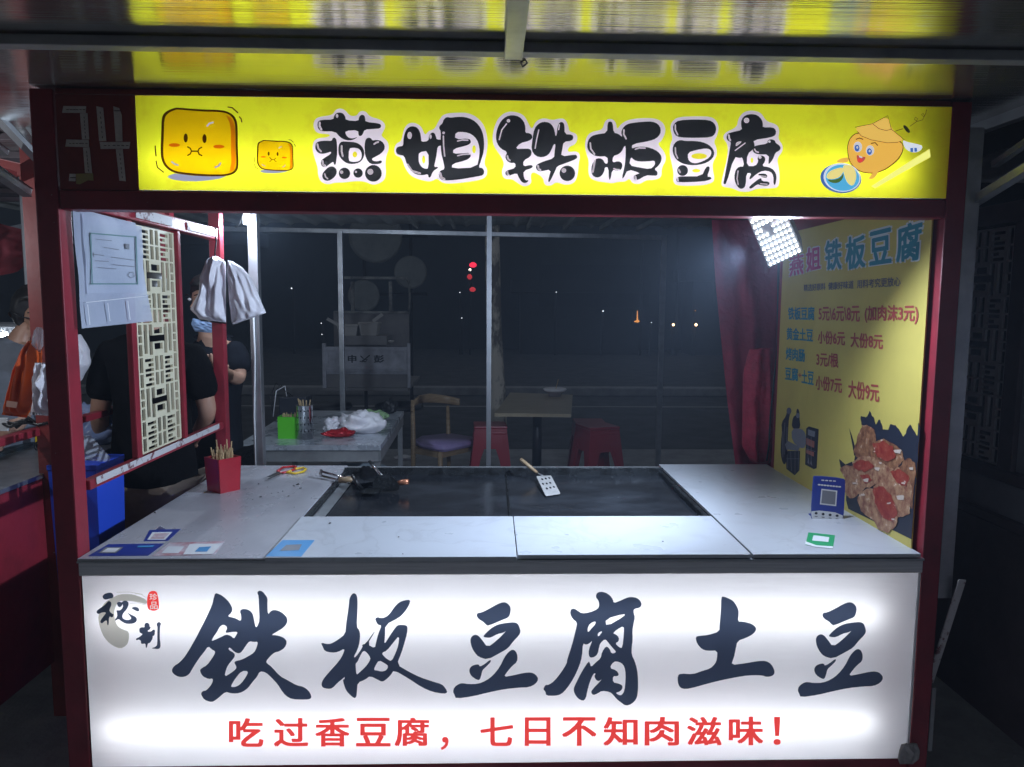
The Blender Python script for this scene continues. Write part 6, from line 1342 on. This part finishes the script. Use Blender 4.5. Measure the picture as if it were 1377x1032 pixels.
def legs(J, px, Y, dx, dy, fwd):
    px = Vector((px[0], Y, px[1])); J['fwd'] = Vector(fwd)
    for s, k in (('L', -1), ('R', 1)):
        J['hp'+s] = px+Vector((k*dx, k*dy, -.09)); J['kn'+s] = px+Vector((k*dx*1.1, k*dy*1.1-.02, -.47)); J['an'+s] = Vector((px.x+k*dx*1.15, px.y+k*dy*1.1, GZ+.10))
# person in black, back to us, bending forward over the tub
Y1 = 2.95
def w(x, y, Y): return tuple(PY(x, y, Y))
pel = PY(205, 640, Y1)
J = dict(pelvis=(pel.x, Y1+.02, pel.z), waist=w(203, 575, Y1+.04), chest=w(203, 490, Y1+.08), neck=w(204, 446, Y1+.14), shL=w(148, 472, Y1+.06), shR=w(258, 474, Y1+.10), elL=w(133, 560, Y1+.02), elR=w(281, 556, Y1+.10), wrL=w(140, 606, Y1+.18), wrR=w(262, 590, Y1+.25))
legs(J, (pel.x, pel.z), Y1+.02, .095, .02, (0, 1, 0))
person('person in black t-shirt and beige shorts bending behind the fretwork panel', (pel.x, Y1, GZ), J, w(203, 403, Y1+.22), math.pi+.25, .35, 'tee', 'shorts', .82)
# person with blue face mask
Y2 = 3.7
pel = PY(288, 600, Y2)
J = dict(pelvis=(pel.x, Y2, pel.z), waist=w(288, 555, Y2), chest=w(289, 493, Y2), neck=w(284, 452, Y2), shL=w(264, 466, Y2+.02), shR=w(316, 470, Y2-.02), elL=w(262, 520, Y2-.05), elR=w(322, 512, Y2-.10), wrL=w(280, 512, Y2-.25), wrR=w(298, 499, Y2-.27))
J['shL'] = w(266, 468, Y2); J['elL'] = w(262, 520, Y2-.02)
legs(J, (pel.x, pel.z), Y2, .09, 0, (-.6, -.8, 0))
hc = w(279, 400, Y2-.03)
P2 = person('person in dark t-shirt with blue face mask under chin behind the bags', (pel.x, Y2, GZ), J, hc, -.45, .2, 'tee_navy', 'tee', .8)
pleat('face_mask', [(259,428),(257,436),(262,446)], [(291,436),(290,442),(284,448)], Y2-.14, M['mask'], P2, amp=.006, freq=1, closed=.008, seed=3)
# neighbour in grey
Y3 = 3.05
pel = PY(14, 640, Y3)
J = dict(pelvis=(pel.x, Y3, pel.z), waist=w(14, 585, Y3), chest=w(12, 500, Y3), neck=w(30, 457, Y3), shL=w(-28, 478, Y3+.04), shR=w(45, 478, Y3-.04), elL=w(-30, 545, Y3), elR=w(26, 566, Y3-.06), wrL=w(-20, 600, Y3-.2), wrR=w(2, 592, Y3-.22))
legs(J, (pel.x, pel.z), Y3, .09, 0, (-.5, -.8, 0))
hc = w(48, 422, Y3+.02)
P3 = person('person in grey t-shirt with short black hair and glasses at left edge', (pel.x, Y3, GZ), J, hc, .75, .25, 'tee_grey', 'tee', .75)
R_ = Matrix.Rotation(.75, 3, 'Z') @ Matrix.Rotation(.25, 3, 'X'); c = Vector(hc)
gp = [c+R_ @ Vector(v) for v in ((-.085, .0, .008), (-.062, -.088, .01), (-.02, -.104, .004), (.02, -.104, .004), (.062, -.088, .01), (.085, .0, .008))]
tube('glasses', gp, .0025, M['black'], P3, 6)

# ================================================================== thin haze round the whole scene, added to stand in for lens glare
hm, N, L = nmat('glare_haze'); N.remove(N['Principled BSDF']); pv = N.new('ShaderNodeVolumePrincipled')
pv.inputs['Color'].default_value = (.62, .76, 1, 1); pv.inputs['Density'].default_value = HAZE; L.new(pv.outputs[0], N['Material Output'].inputs['Volume']); pv.inputs['Anisotropy'].default_value = .35
h = box('haze', (-98, -7, -1.05), (98, 121, 12), hm, None, 0); tag(h, kind='stuff')
